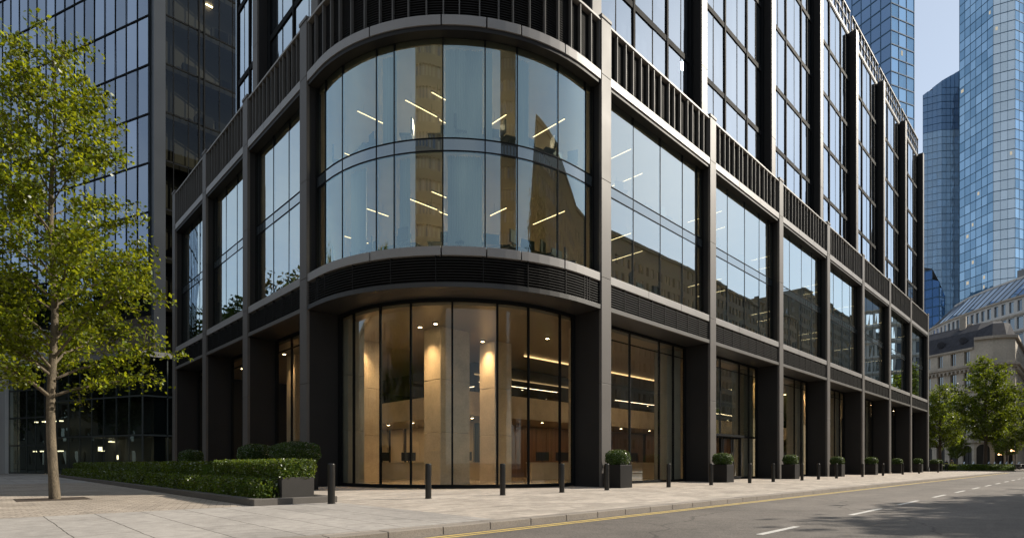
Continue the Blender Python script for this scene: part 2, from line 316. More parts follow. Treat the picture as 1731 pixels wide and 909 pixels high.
# ------------------------------------------------------------------ mesh helpers
class MB:
    def __init__(s): s.v = []; s.f = []; s.mi = []; s.sm = []
    def add(s, vs, fs, mi=0, smooth=False):
        o = len(s.v); s.v += [tuple(p) for p in vs]
        for f in fs: s.f.append(tuple(i + o for i in f)); s.mi.append(mi); s.sm.append(smooth)
    def quad(s, a, b, c, d, mi=0, smooth=False): s.add([a, b, c, d], [(0, 1, 2, 3)], mi, smooth)
    def box(s, x0, x1, y0, y1, z0, z1, mi=0):
        s.add([(x0, y0, z0), (x1, y0, z0), (x1, y1, z0), (x0, y1, z0), (x0, y0, z1), (x1, y0, z1), (x1, y1, z1), (x0, y1, z1)],
              [(0, 3, 2, 1), (4, 5, 6, 7), (0, 1, 5, 4), (1, 2, 6, 5), (2, 3, 7, 6), (3, 0, 4, 7)], mi)
    def obox(s, c, t, w, n, d0, d1, z0, z1, mi=0):
        """box at plan point c: width w along t, from d0 to d1 along n (inward)"""
        P = [(c[0] + t[0] * a + n[0] * d, c[1] + t[1] * a + n[1] * d) for d, a in ((d0, -w / 2), (d0, w / 2), (d1, w / 2), (d1, -w / 2))]
        s.add([(x, y, z0) for x, y in P] + [(x, y, z1) for x, y in P], [(0, 3, 2, 1), (4, 5, 6, 7), (0, 1, 5, 4), (1, 2, 6, 5), (2, 3, 7, 6), (3, 0, 4, 7)], mi)
    def ribbon(s, po, pi, z0, z1, mi=0, smooth=False):
        n = len(po)
        vs = [(p[0], p[1], z0) for p in po] + [(p[0], p[1], z1) for p in po] + [(p[0], p[1], z0) for p in pi] + [(p[0], p[1], z1) for p in pi]
        A = lambda k, i: k * n + i
        fs = []
        for i in range(n - 1):
            fs += [(A(0, i), A(0, i + 1), A(1, i + 1), A(1, i)), (A(2, i + 1), A(2, i), A(3, i), A(3, i + 1)),
                   (A(1, i), A(1, i + 1), A(3, i + 1), A(3, i)), (A(0, i + 1), A(0, i), A(2, i), A(2, i + 1))]
        fs += [(A(0, 0), A(1, 0), A(3, 0), A(2, 0)), (A(0, n - 1), A(2, n - 1), A(3, n - 1), A(1, n - 1))]
        s.add(vs, fs, mi, False)
    def prism(s, poly, z0, z1, mi=0):
        n = len(poly)
        s.add([(x, y, z0) for x, y in poly] + [(x, y, z1) for x, y in poly],
              [tuple(range(n - 1, -1, -1)), tuple(range(n, 2 * n))] + [(i, (i + 1) % n, n + (i + 1) % n, n + i) for i in range(n)], mi)
    def tube(s, pts, rad, seg=10, mi=0, cap=True):
        pts = [Vector(p) for p in pts]; n = len(pts)
        if not hasattr(rad, '__len__'): rad = [rad] * n
        vs = []; prev = None
        for i, p in enumerate(pts):
            d = (pts[min(i + 1, n - 1)] - pts[max(i - 1, 0)]).normalized()
            if prev is None:
                a = d.orthogonal().normalized()
            else:
                a = (prev - d * prev.dot(d)); a = a.normalized() if a.length > 1e-6 else d.orthogonal().normalized()
            prev = a; b = d.cross(a)
            for k in range(seg):
                t = 2 * math.pi * k / seg
                vs.append(p + (a * math.cos(t) + b * math.sin(t)) * rad[i])
        fs = [(i * seg + k, i * seg + (k + 1) % seg, (i + 1) * seg + (k + 1) % seg, (i + 1) * seg + k) for i in range(n - 1) for k in range(seg)]
        s.add(vs, fs, mi, True)
        if cap:
            s.add(vs[:seg], [tuple(range(seg - 1, -1, -1))], mi); s.add(vs[-seg:], [tuple(range(seg))], mi)
    def lathe(s, prof, seg=24, c=(0, 0, 0), mi=0, smooth=True):
        vs = []; 
        for r, z in prof:
            for k in range(seg):
                t = 2 * math.pi * k / seg; vs.append((c[0] + r * math.cos(t), c[1] + r * math.sin(t), c[2] + z))
        n = len(prof)
        fs = [(i * seg + k, i * seg + (k + 1) % seg, (i + 1) * seg + (k + 1) % seg, (i + 1) * seg + k) for i in range(n - 1) for k in range(seg)]
        s.add(vs, fs, mi, smooth)
        s.add(vs[-seg:], [tuple(range(seg))], mi); s.add(vs[:seg], [tuple(range(seg - 1, -1, -1))], mi)
    def build(s, name, mats, parent=None, loc=(0, 0, 0), bevel=0.):
        me = bpy.data.meshes.new(name)
        me.from_pydata(s.v, [], s.f); 
        if not isinstance(mats, (list, tuple)): mats = [mats]
        for m in mats: me.materials.append(m)
        me.polygons.foreach_set('material_index', s.mi); me.polygons.foreach_set('use_smooth', s.sm); me.update()
        o = bpy.data.objects.new(name, me); COL.objects.link(o); o.location = loc
        if parent: o.parent = parent
        if bevel:
            b = o.modifiers.new('bevel', 'BEVEL'); b.width = bevel; b.segments = 2; b.limit_method = 'ANGLE'; b.angle_limit = R(50)
        return o

def empty(name, loc=(0, 0, 0), rz=0):
    o = bpy.data.objects.new(name, None); COL.objects.link(o); o.location = loc; o.rotation_euler = (0, 0, rz); o.empty_display_size = .3
    return o
def tag(o, label=None, cat=None, group=None, kind=None):
    if label: o['label'] = label
    if cat: o['category'] = cat
    if group: o['group'] = group
    if kind: o['kind'] = kind
    return o
def kids(o): return [c for c in COL.objects if c.parent == o]
def copy_tree(o, loc=None, rz=None, label=None, sc=None):
    c = o.copy(); COL.objects.link(c)
    if loc is not None: c.location = loc
    if rz is not None: c.rotation_euler = (0, 0, rz)
    if sc is not None: c.scale = sc if hasattr(sc, '__len__') else (sc, sc, sc)
    if label: c['label'] = label
    for ch in list(o.children):
        d = copy_tree(ch); d.parent = c
    return c

def leaf_mesh(name, P, size, rng, mat, parent=None, loc=(0, 0, 0), core=None, up=.5, flat=None):
    """many small folded leaf faces at points P"""
    n = len(P)
    d = rng.normal(size=(n, 3)); 
    if flat is not None: d = d * .8 + flat * 1.0
    d[:, 2] += up * .0
    d /= np.linalg.norm(d, axis=1)[:, None]
    nrm = rng.normal(size=(n, 3)); nrm[:, 2] += up
    t = np.cross(d, nrm); t /= np.linalg.norm(t, axis=1)[:, None] + 1e-9
    nn = np.cross(t, d)
    s = (size * rng.uniform(.65, 1.3, n))[:, None]
    v = np.empty((n, 4, 3))
    v[:, 0] = P - d * s * .5; v[:, 1] = P + t * s * .32 + nn * s * .10; v[:, 2] = P + d * s * .5; v[:, 3] = P - t * s * .32 + nn * s * .10
    v = v.reshape(-1, 3); f = np.arange(4 * n)
    nv = len(v); extra = 0
    if core:
        cv = np.array(core[0], float); cf = core[1]
        v = np.vstack([v, cv])
    me = bpy.data.meshes.new(name)
    me.vertices.add(len(v)); me.vertices.foreach_set('co', v.astype(np.float32).ravel())
    ll = list(f); ls = list(range(0, 4 * n, 4))
    if core:
        for q in cf:
            ls.append(len(ll)); ll += [i + nv for i in q]
    me.loops.add(len(ll)); me.loops.foreach_set('vertex_index', np.array(ll, np.int32))
    me.polygons.add(len(ls)); me.polygons.foreach_set('loop_start', np.array(ls, np.int32))
    me.update(calc_edges=True); me.validate()
    me.materials.append(mat)
    o = bpy.data.objects.new(name, me); COL.objects.link(o); o.location = loc
    if parent: o.parent = parent
    return o

# ------------------------------------------------------------------ ground
def arc(cx, cy, r, a0, a1, n):
    return [(cx + r * math.cos(R(a0 + (a1 - a0) * i / n)), cy + r * math.sin(R(a0 + (a1 - a0) * i / n))) for i in range(n + 1)]
def kerb_line(d):                                   # pavement outline moved inward by d
    return [(-14 + d, 110)] + arc(-6, .65, 8 - d, 180, 270, 14) + arc(78, -1.35, 6 - d, 270, 360, 10) + [(84 - d, 110)]
mb = MB(); mb.quad((-3000, -3000, -.12), (3000, -3000, -.12), (3000, 3000, -.12), (-3000, 3000, -.12))
tag(mb.build('road', M['asphalt']), kind='structure')
mb = MB(); mb.add([(x, y, 0) for x, y in kerb_line(.28)], [tuple(range(len(kerb_line(.28))))]); tag(mb.build('pavement', M['pavers']), kind='structure')
# kerb stones with joints
def resample(pts, step):
    out = []; carry = 0
    for a, b in zip(pts, pts[1:]):
        L_ = math.hypot(b[0] - a[0], b[1] - a[1]); n = max(1, round(L_ / step))
        for i in range(n): out.append((a[0] + (b[0] - a[0]) * i / n, a[1] + (b[1] - a[1]) * i / n))
    return out + [pts[-1]]
mb = MB(); ko = kerb_line(0); ki = kerb_line(.275)
for (a, b), (c, d) in zip(zip(ko, ko[1:]), zip(ki, ki[1:])):
    L_ = math.hypot(b[0] - a[0], b[1] - a[1]); n = max(1, round(L_ / 1.0))
    for i in range(n):
        g = .006 / (L_ / n)
        t0, t1 = (i + g) / n, (i + 1 - g) / n
        lp = lambda p, q, t: (p[0] + (q[0] - p[0]) * t, p[1] + (q[1] - p[1]) * t)
        dz = random.uniform(-.003, .004)
        mb.ribbon([lp(a, b, t0), lp(a, b, t1)], [lp(c, d, t0), lp(c, d, t1)], -.3, .004 + dz)
tag(mb.build('kerb', M['granite'], bevel=.012), kind='structure')
mb = MB(); sl_ = [(-3.6, -7.05), (-3.6, -.72), (-13.6, -.72)] + arc(-6, .65, 7.65, 190, 270, 10)
mb.add([(x, y, .004) for x, y in sl_], [tuple(range(len(sl_)))[::-1]]); tag(mb.build('pavement_slabs', M['slabs']), kind='structure')
mb = MB(); mb.quad((-13.65, -.715, .004), (-5.62, -.715, .004), (-5.62, 22, .004), (-13.65, 22, .004)); tag(mb.build('pavement_setts', M['setts']), kind='structure')
mb = MB(); mb.quad((-13.65, 22, .004), (-5.62, 22, .004), (-5.62, 75, .004), (-13.65, 75, .004)); tag(mb.build('plaza_slabs', M['slabs']), kind='structure')
# markings
def strip(pts, w):
    m_ = MB()
    for (a, b) in zip(pts, pts[1:]):
        t = Vector((b[0] - a[0], b[1] - a[1], 0)).normalized(); n_ = Vector((-t.y, t.x, 0)) * w / 2
        m_.quad((a[0] - n_.x, a[1] - n_.y, -.116), (b[0] - n_.x, b[1] - n_.y, -.116), (b[0] + n_.x, b[1] + n_.y, -.116), (a[0] + n_.x, a[1] + n_.y, -.116))
    return m_
for off in (-.20, -.36):
    tag(strip(kerb_line(off)[4:-3], .075).build('yellow_line', M['yellow']), kind='structure')
for x0_, ln in [(-6.2, 1.8), (-1.45, 1.65), (3.4, 2.5), (7.7, 2.5)] + [(12.6 + 4.4 * i, 2.2) for i in range(24)]:
    tag(strip([(x0_, -10.85), (x0_ + ln, -10.85)], .11).build('lane_dash', M['white']), kind='structure')
mb = MB(); far = [c2w(*p) for p in ((60, 86), (150, 86), (150, 260), (60, 260))]; mb.prism(far, -.3, .0); tag(mb.build('far_pavement', M['pavers']), kind='structure')

# ------------------------------------------------------------------ the office building
B = empty('office_building'); tag(B, 'dark metal and glass office block with a rounded glazed corner over a tall lit lobby', 'building')
XR, YL, WR, WL, CW, RC = 8.904, 8.80, 9.77, 7.06, .68, 7.78
NR, NL = 7, 3
class Straight:
    def __init__(s, ax, a, b): s.ax = ax; s.a = a; s.b = b; s.k0, s.k1 = 0., 1.
    def pt(s, k, d):
        v = s.a + (s.b - s.a) * k
        return (v, d) if s.ax == 'x' else (d, v)
    def frame(s, k): return ((1, 0), (0, 1)) if s.ax == 'x' else ((0, -1), (1, 0))
    def ks(s, k0, k1): return [k0, k1]
    def length(s): return abs(s.b - s.a)
class Curve:
    k0, k1 = 0., 3.
    def pt(s, k, d):
        if k < 1: return (d, YL + (RC - YL) * k)
        if k > 2: return (RC + (XR - RC) * (k - 2), d)
        a = R(180 + 90 * (k - 1)); return (RC + (RC - d) * math.cos(a), RC + (RC - d) * math.sin(a))
    def frame(s, k):
        a = R(180 + 90 * (min(2, max(1, k)) - 1)); n = (-math.cos(a), -math.sin(a))
        return ((n[1], -n[0]), n)
    def ks(s, k0, k1):
        out = [k0]; m = [1.] + [1 + i / 26 for i in range(1, 26)] + [2.]
        out += [k for k in m if k0 + 1e-6 < k < k1 - 1e-6]
        return out + [k1]
    def length(s): return 14.
def line(p, d, k0=None, k1=None): return [p.pt(k, d) for k in p.ks(p.k0 if k0 is None else k0, p.k1 if k1 is None else k1)]
rights = [Straight('x', XR + WR * i + CW, XR + WR * (i + 1)) for i in range(NR)]
lefts = [Straight('y', YL + WL * (i + 1), YL + WL * i + CW) for i in range(NL)]
curve = Curve()
ang = lambda a: 1 + (a - 180) / 90
brk_up = [0.02, .78] + [ang(a) for a in (188.8, 203.2, 209.4, 224.5, 237, 247, 261.7)] + [2.55, 2.98]
brk_lo = [.15, ang(182.3), ang(197.8), ang(211), ang(226.5), ang(243), ang(255.6), 2.16, 2.98]

YU = 20.6
Z_SOF, Z_LV0, Z_LV1, Z_SILL, Z_T0, Z_T1, Z_HEAD, Z_BEAM, Z_RAIL = 7.56, 7.74, 8.75, 9.09, 12.85, 13.33, 17.30, 17.67, 19.80

def panes(p, d, cells, mat, parent, jit=.004, name='pane'):
    m_ = MB(); rr = random.Random(len(COL.objects))
    for k0, k1, z0, z1 in cells:
        ks = p.ks(k0, k1); a, b = rr.uniform(-jit, jit), rr.uniform(-jit, jit); c, e = rr.uniform(-jit, jit), rr.uniform(-jit, jit)
        vs = []
        for i, k in enumerate(ks):
            t = i / (len(ks) - 1)
            q0 = p.pt(k, d + a * (1 - t) + b * t); q1 = p.pt(k, d + c * (1 - t) + e * t)
            vs += [(q0[0], q0[1], z0), (q1[0], q1[1], z1)]
        m_.add(vs, [(2 * i, 2 * i + 2, 2 * i + 3, 2 * i + 1) for i in range(len(ks) - 1)], 0, len(ks) > 2)
    return m_.build(name, mat, parent)

def window(p, d, z0, z1, vs, hs, mat, name='window', jit=.004, fr=.07, parent=B, dep=.09, bold=(), boldw=.16, thinw=.05):
    """a glazed bay: frame with mullions at keys vs and transoms (z, thickness) hs; its panes are a child"""
    m_ = MB()
    for za, zb in ((z0, z0 + fr), (z1 - fr, z1)): m_.ribbon(line(p, d - dep * .5), line(p, d + dep), za, zb)
    for zc, th in hs: m_.ribbon(line(p, d - .022), line(p, d + dep), zc - th / 2, zc + th / 2)
    for i, k in enumerate(vs):
        w = boldw if i in bold else thinw
        t, n = p.frame(k); m_.obox(p.pt(k, d), t, w, n, -(dep * .75 if i in bold else .012), dep * .97, z0 + .002, z1 - .002)
    for k, sgn in ((p.k0, 1), (p.k1, -1)):
        t, n = p.frame(k); c = p.pt(k, d); m_.obox((c[0] + t[0] * sgn * fr * .6, c[1] + t[1] * sgn * fr * .6), t, fr * 1.2, n, -dep * .55, dep * .96, z0 + .003, z1 - .003)
    o = m_.build(name, M['frame'], B if parent is None else parent)
    zz = [z0] + [h[0] for h in hs] + [z1]; kk = [p.k0] + list(vs) + [p.k1]
    sp_ = [1] if hs and hs[0][0] == Z_T0 else []
    panes(p, d, [(kk[i], kk[i + 1], zz[j], zz[j + 1]) for i in range(len(kk) - 1) for j in range(len(zz) - 1) if j not in sp_], mat, o, jit)
    if sp_: panes(p, d, [(kk[i], kk[i + 1], zz[1], zz[2]) for i in range(len(kk) - 1)], M['spandrel'], o, jit, 'spandrel_pane')
    return o

def fr(p, xs): return xs
bays = [(p, 'r', i) for i, p in enumerate(rights)] + [(p, 'l', i) for i, p in enumerate(lefts)] + [(curve, 'c', 0)]
rng0 = random.Random(3)
for p, side, idx in bays:
    n_m = {'r': 4, 'l': 3, 'c': 0}[side]
    # --- two office storeys behind one tall window
    vs = brk_up if side == 'c' else ([.03, .26, .52, .76, .93] if side == 'r' else [.07, .36, .65, .93])
    window(p, .42, Z_SILL, Z_HEAD - .02, vs, [(Z_T0, .04), (Z_T1, .04)], M['glassc'] if side == 'c' else M['glass'], thinw=.045, jit=.003 if side == 'c' else .006)
    m_ = MB(); m_.ribbon(line(p, .44), line(p, .5), Z_T0 + .03, Z_T1 - .03); m_.build('floor_edge_panel', M['greypanel'], B)
    # --- beams
    for za, zb, dd in ((Z_LV1, Z_SILL, 0.), (Z_HEAD, Z_BEAM, -.02)):
        m_ = MB()
        ks = [p.k0 + (p.k1 - p.k0) * i / 3 for i in range(4)] if side != 'c' else [0, .8] + [ang(a) for a in (203.2, 224.5, 237, 247, 261.7)] + [3]
        for a, b in zip(ks, ks[1:]):
            g = .0012 * (p.k1 - p.k0) * 3 / p.length() * 3
            m_.ribbon(line(p, dd, a + g, b - g), line(p, .5, a + g, b - g), za, zb)
        m_.build('facade_beam', M['beam'], B, bevel=.008)
    m_ = MB(); m_.ribbon(line(p, .03), line(p, .46), Z_HEAD - .16, Z_HEAD - .004); m_.build('beam_underside', M['body'], B)
    # --- lower louvres
    lv = MB(); z = Z_LV0
    while z < Z_LV1 - .07:
        a, b = line(p, .05), line(p, .17); nn = len(a)
        lv.ribbon(a, b, z + .015, z + .055); z += .105
    lv.ribbon(line(p, .22), line(p, .26), Z_LV0 + .002, Z_LV1 - .002)
    nd = 8 if side == 'r' else (6 if side == 'l' else 13)
    for i in range(1, nd):
        k = p.k0 + (p.k1 - p.k0) * i / nd if side != 'c' else .6 + 1.9 * i / nd
        t, n = p.frame(k); lv.obox(p.pt(k, 0), t, .035, n, .035, .2, Z_LV0 + .003, Z_LV1 - .003)
    lv.build('louvre', M['louvre'], B)
    m_ = MB(); m_.ribbon(line(p, -.01), line(p, .16), Z_SOF, Z_LV0); m_.build('soffit_trim', M['fin'] if side != 'c' else M['soffit'], B, bevel=.006)
    m_ = MB(); m_.ribbon(line(p, .165), line(p, 1.9), Z_SOF + .01, Z_SOF + .12); m_.build('soffit', M['soffit'], B)
    # --- upper louvres with upright fins
    lv = MB(); z = Z_BEAM + .02
    while z < Z_RAIL - .05:
        lv.ribbon(line(p, .15), line(p, .22), z, z + .035); z += .095
    lv.ribbon(line(p, .24), line(p, .3), Z_BEAM + .002, Z_RAIL - .002); lvo = lv.build('louvre', M['louvre'], B)
    fn = MB(); nf = {'r': 15, 'l': 13, 'c': 22}[side]
    for i in range(nf + 1):
        tt = (i + (rng0.uniform(-.16, .16) if 0 < i < nf else (.12 if i == 0 else -.12))) / nf
        k = p.k0 + (p.k1 - p.k0) * tt if side != 'c' else (.1 + 2.8 * tt if False else (lambda L_: (L_ / 1.02 if L_ < 1.02 else (2 + (L_ - 1.02 - 12.22) / 1.124 if L_ > 13.24 else 1 + (L_ - 1.02) / 12.22)))(tt * 14.364))
        t, n = p.frame(k); fn.obox(p.pt(k, 0), t, .045, n, .02, .2, Z_BEAM + .004, Z_RAIL - .004)
    fn.build('louvre_fin', M['fin'], B)
    m_ = MB(); m_.ribbon(line(p, -.01), line(p, .34), Z_RAIL, Z_RAIL + .1); m_.build('top_rail', M['rail'], B, bevel=.01)
    # --- lobby glazing
    if side == 'c':
        window(p, 1.45, .03, Z_SOF + .01, brk_lo, [], M['lobby'], 'lobby_window', thinw=.07, fr=.13, jit=.002)
    elif side == 'r':
        window(p, 1.45, .03, Z_SOF + .01, [.12, .40, .70, .86], [(6.9, .025)] + ([(2.75, .12)] if idx == 1 else []), M['lobby'], 'lobby_window', thinw=.07, fr=.11, jit=.003)
    else:
        window(p, 1.45, .03, Z_SOF + .01, [.3, .62, .84], [(6.9, .025)], M['lobby'], 'lobby_window', thinw=.08, fr=.11, jit=.003)
    # --- set-back upper storeys
    fl = [19.6, 23.1, 27.4, 31.7, 36.0, 40.1]
    if side == 'l' and idx == 2: continue
    if side == 'l' and idx == 1: p = Straight('y', YU, YL + WL + CW)
    if side != 'c' and idx < 8:
        vs = [.04, .20, .36, .55, .70, .86, .96] if side == 'r' else [.05, .3, .52, .78, .95]
        bo = (0, 2, 4, 6) if side == 'r' else (0, 2, 4)
    else:
        vs = brk_up[1:-1]; bo = (2, 5)
    for j in range(5):
        w = window(p, 1.02, fl[j] + .12, fl[j + 1] + .118, vs, [], M['upglass'], 'upper_window', fr=.15, dep=.1, bold=bo, boldw=.15, thinw=.06, jit=.008)
        bl = MB(); kk = [p.k0] + list(vs) + [p.k1]
        for a, b in zip(kk, kk[1:]):
            q = rng0.random()
            if q < .72:
                c = (b - a) * rng0.choice((0, 0, .25, .45)); lo = fl[j] + .3 if q < .5 else fl[j] + rng0.uniform(.5, 2.5)
                ks = p.ks(a + .02 * (b - a) + c * (q < .3), b - .02 * (b - a))
                dd = 1.32 + rng0.uniform(0, .12)
                vv = [];
                for k in ks:
                    q0 = p.pt(k, dd); vv += [(q0[0], q0[1], lo), (q0[0], q0[1], fl[j + 1] - .1)]
                bl.add(vv, [(2 * i, 2 * i + 2, 2 * i + 3, 2 * i + 1) for i in range(len(ks) - 1)])
        if bl.v: bl.build('blind', M['blind'], w)
    # roof edge
    m_ = MB(); m_.ribbon(line(p, .95), line(p, 1.25), 40.24, 40.5); m_.build('roof_edge', M['body'], B)
    m_ = MB(); nb = {'r': 9, 'l': 7, 'c': 14}[side]
    for i in range(nb + 1):
        k = p.k0 + (p.k1 - p.k0) * i / nb; t, n = p.frame(k); m_.obox(p.pt(k, .98), t, .05, n, 0, .09, 40.5, 42.5)
    m_.ribbon(line(p, .94), line(p, 1.1), 42.5, 42.62); m_.ribbon(line(p, .97), line(p, 1.05), 41.45, 41.5)
    bal = m_.build('roof_railing', M['fin'], B)
    panes(p, 1.06, [(p.k0 + (p.k1 - p.k0) * i / nb, p.k0 + (p.k1 - p.k0) * (i + 1) / nb, 40.55, 42.48) for i in range(nb)], M['roofglass'], bal, .004)

for a0, a1, zl, zh in ((224.9, 236.6, 13.32, 16.95), (225.6, 236.4, 9.05, 12.85), (203.6, 209.0, 13.32, 16.95), (209.8, 213.5, 9.05, 12.85), (189.5, 197, 9.05, 12.85), (237.4, 239.6, 13.32, 16.95), (247.4, 252, 13.32, 16.95)):
    m_ = MB(); vs = []; nn_ = int((a1 - a0) * 6)
    for i in range(nn_ + 1):
        q = curve.pt(ang(a0 + (a1 - a0) * i / nn_), .78 + .045 * math.sin(i * 1.35) + .02 * math.sin(i * .37)); vs += [(q[0], q[1], zl), (q[0], q[1], zh)]
    m_.add(vs, [(2 * i, 2 * i + 2, 2 * i + 3, 2 * i + 1) for i in range(nn_)], 0, True); m_.build('curtain', M['curtain'], B)
# columns
def column(ax, s, last=False):
    def bx(m_, a0, a1, d0, d1, z0, z1):
        if ax == 'x': m_.box(a0, a1, d0, d1, z0, z1)
        else: m_.box(d0, d1, a0, a1, z0, z1)
    m_ = MB(); zs = [0, 4.42, 8.92, 13.1, 17.55, 19.93]
    for za, zb in zip(zs, zs[1:]): bx(m_, s, s + CW, -.04, .1, za + .006, zb - .006)
    o = m_.build('column', M['column'], B, bevel=.012)
    m_ = MB(); bx(m_, s + .008, s + CW - .008, .095, 1.5, 0.0, 7.6); bx(m_, s + .008, s + CW - .008, .096, .62, 7.55, 19.9)
    m_.build('column_body', M['body'], o)  # same metal as the front, darkened partly to carry the sides' shade
    m_ = MB(); bx(m_, s - .03, s + CW + .03, -.07, .66, 19.93, 20.08); m_.build('column_cap', M['column'], o, bevel=.015)
    if ax == 'y' and s > YU: return
    m_ = MB(); zs = [19.5, 23.0, 27.3, 31.6, 35.9, 40.75]
    for za, zb in zip(zs, zs[1:]): bx(m_, s + .01, s + CW - .02, .46, .56, za + .006, zb - .006)
    u = m_.build('upper_column', M['column'], B, bevel=.012)
    m_ = MB(); bx(m_, s + .018, s + CW - .028, .555, 1.3, 19.5, 40.74); m_.build('column_body', M['body'], u)
for i in range(NR + 1): column('x', XR + WR * i)
for i in range(NL + 1): column('y', YL + WL * i)
XE = XR + WR * NR + CW; YE = YL + WL * NL + CW
# closed far sides, roof and floors
m_ = MB(); m_.box(XE - .3, XE - .02, 1.2, YE - .02, 0, 40.3); m_.build('end_wall', M['body'], B)
m_ = MB(); m_.box(1.2, XE - .35, YE - .3, YE - .02, 0, 19.6); m_.build('end_wall', M['body'], B)
m_ = MB(); m_.box(1.03, XE - .35, YU - .02, YU + .28, 19.6, 40.1); m_.build('end_wall', M['upglass'], B)
def floor_poly(d, ye=YE - .32): return line(curve, d) + [(XE - .35, d), (XE - .35, ye), (d, ye)]
for z0, z1, d in ((Z_SOF + .13, 9.0, .56), (12.9, 13.28, .56), (17.0, 17.3, .56), (19.3, 19.6, .6), (22.9, 23.15, 1.16), (27.2, 27.45, 1.16), (31.5, 31.75, 1.16), (35.8, 36.05, 1.16), (40.1, 40.35, 1.0)):
    m_ = MB(); m_.prism(floor_poly(d, YE - .32 if z0 < 20 else YU - .05), z0, z1); m_.build('floor_slab' if z0 < 40 else 'roof', M['slab'] if z0 > 8 else M['ceil'], B)
m_ = MB(); m_.prism(floor_poly(1.56), -.05, .03); m_.build('lobby_floor', M['floor'], B)
m_ = MB(); m_.prism(floor_poly(1.6), Z_SOF - .22, Z_SOF - .02); m_.build('lobby_ceiling', M['ceil'], B)
# core
m_ = MB(); m_.box(14.5, 74, 14.5, YE - .4, 9.01, 19.3); m_.box(12.5, 74, 12.5, YU - .1, 19.6, 40.09); m_.build('office_core', M['corewall'], B)
m_ = MB(); m_.box(14.6, 74, 14.6, YE - .4, .03, 7.3); m_.build('lobby_core', M['darkin'], B)
wd = MB(); cr = MB()
xx = 15.2
while xx < 72:
    w_ = random.choice((1.1, 1.6, 2.2)); wd.box(xx, xx + w_, 14.48, 14.6, .05, 3.8); xx += w_ + random.choice((.03, .03, .5))
wd.build('wood_panelling', M['wood'], B)
yy = 15.0
while yy < 28:
    w_ = random.choice((1.3, 1.8)); cr.box(14.48, 14.6, yy, yy + w_, .05, 3.8); yy += w_ + random.choice((.04, .5))
cr.build('cream_panelling', M['cream'], B)
# mezzanine: L-shaped gallery with a pale parapet
m_ = MB(); m_.prism([(9.9, 9.9), (74, 9.9), (74, 14.5), (14.5, 14.5), (14.5, 29.5), (9.9, 29.5)], 3.75, 4.1); g_ = m_.build('gallery_floor', M['ceil'], B)
m_ = MB(); m_.box(9.7, 74, 9.7, 9.9, 3.72, 5.05); m_.box(9.7, 9.9, 9.9, 29.5, 3.72, 5.05); m_.build('gallery_parapet', M['stone'], g_)
m_ = MB(); m_.box(12.2, 74, 12.2, 12.3, 4.1, 7.3); m_.box(12.2, 12.3, 12.3, 29.5, 4.1, 7.3); m_.build('gallery_glass_wall', M['winglass'], g_)
# lobby stone columns and piers
m_specs = [('stone', 5.25, 7.0, 6.4, 7.7), ('stone', 9.1, 10.3, 6.9, 8.1), ('stone', 4.2, 5.3, 11.6, 12.8), ('stone', 3.2, 4.3, 17.6, 18.8), ('stone', 3.2, 4.3, 24.4, 25.6)]
for i in range(NR):
    c0 = XR + WR * i
    m_specs += [('stone', c0 + 1.3, c0 + 2.2, 2.3, 3.2)] if i != 0 else [('stone', c0 + .95, c0 + 1.55, 1.75, 2.6)]
    m_specs.append(('pier', c0 + WR - 1.55, c0 + WR - .05, 1.7, 2.5))
m_specs.append(('pier', 1.6, 2.4, 8.25, 9.6))
for kind, a, b, c, d in m_specs:
    m_ = MB()
    for za, zb in ((.03, 2.45), (2.46, 4.9), (4.91, 7.34)): m_.box(a, b, c, d, za, zb)
    m_.build('lobby_column' if kind == 'stone' else 'lobby_pier', M[kind], B, bevel=.015)
# entrance doors in the second street bay
ds = rights[1]
for k0, k1 in ((.13, .26), (.27, .39), (.41, .54), (.56, .69)):
    x0, x1 = ds.pt(k0, 0)[0], ds.pt(k1, 0)[0]
    m_ = MB()
    for a, b in ((x0, x0 + .07), (x1 - .07, x1)): m_.box(a, b, 1.30, 1.37, .05, 2.66)
    m_.box(x0 + .07, x1 - .07, 1.30, 1.37, .05, .2); m_.box(x0 + .07, x1 - .07, 1.30, 1.37, 2.56, 2.66)
    dr = m_.build('door', M['frame'], B)
    m_ = MB(); m_.box(x1 - .16, x1 - .12, 1.2, 1.24, .8, 1.7); m_.box(x1 - .15, x1 - .13, 1.24, 1.3, .85, .88); m_.box(x1 - .15, x1 - .13, 1.24, 1.3, 1.62, 1.65); m_.build('handle', M['fin'], dr)
m_ = MB(); m_.box(ds.pt(.12, 0)[0], ds.pt(.71, 0)[0], 1.18, 1.36, 2.68, 2.82); m_.build('door_header', M['frame'], B)

# ---- lobby lamps
ORD = ['first', 'second', 'third', 'fourth', 'fifth', 'sixth', 'seventh', 'eighth', 'ninth', 'tenth', 'eleventh', 'twelfth', 'thirteenth', 'fourteenth', 'fifteenth', 'sixteenth', 'seventeenth', 'eighteenth', 'nineteenth', 'twentieth', 'twenty-first', 'twenty-second', 'twenty-third', 'twenty-fourth', 'twenty-fifth', 'twenty-sixth', 'twenty-seventh', 'twenty-eighth', 'twenty-ninth', 'thirtieth', 'thirty-first', 'thirty-second', 'thirty-third', 'thirty-fourth', 'thirty-fifth', 'thirty-sixth']
def spot(x, y, z, energy, size=75, blend=1.0):
    l = bpy.data.lights.new('lobby_spot', 'SPOT'); l.energy = energy * .85; size = max(size, 95); l.color = (1, .66, .34); l.spot_size = R(size); l.spot_blend = blend; l.shadow_soft_size = .12
    o = bpy.data.objects.new('lobby_spot', l); COL.objects.link(o); o.location = (x, y, z); return o
lampdata = None
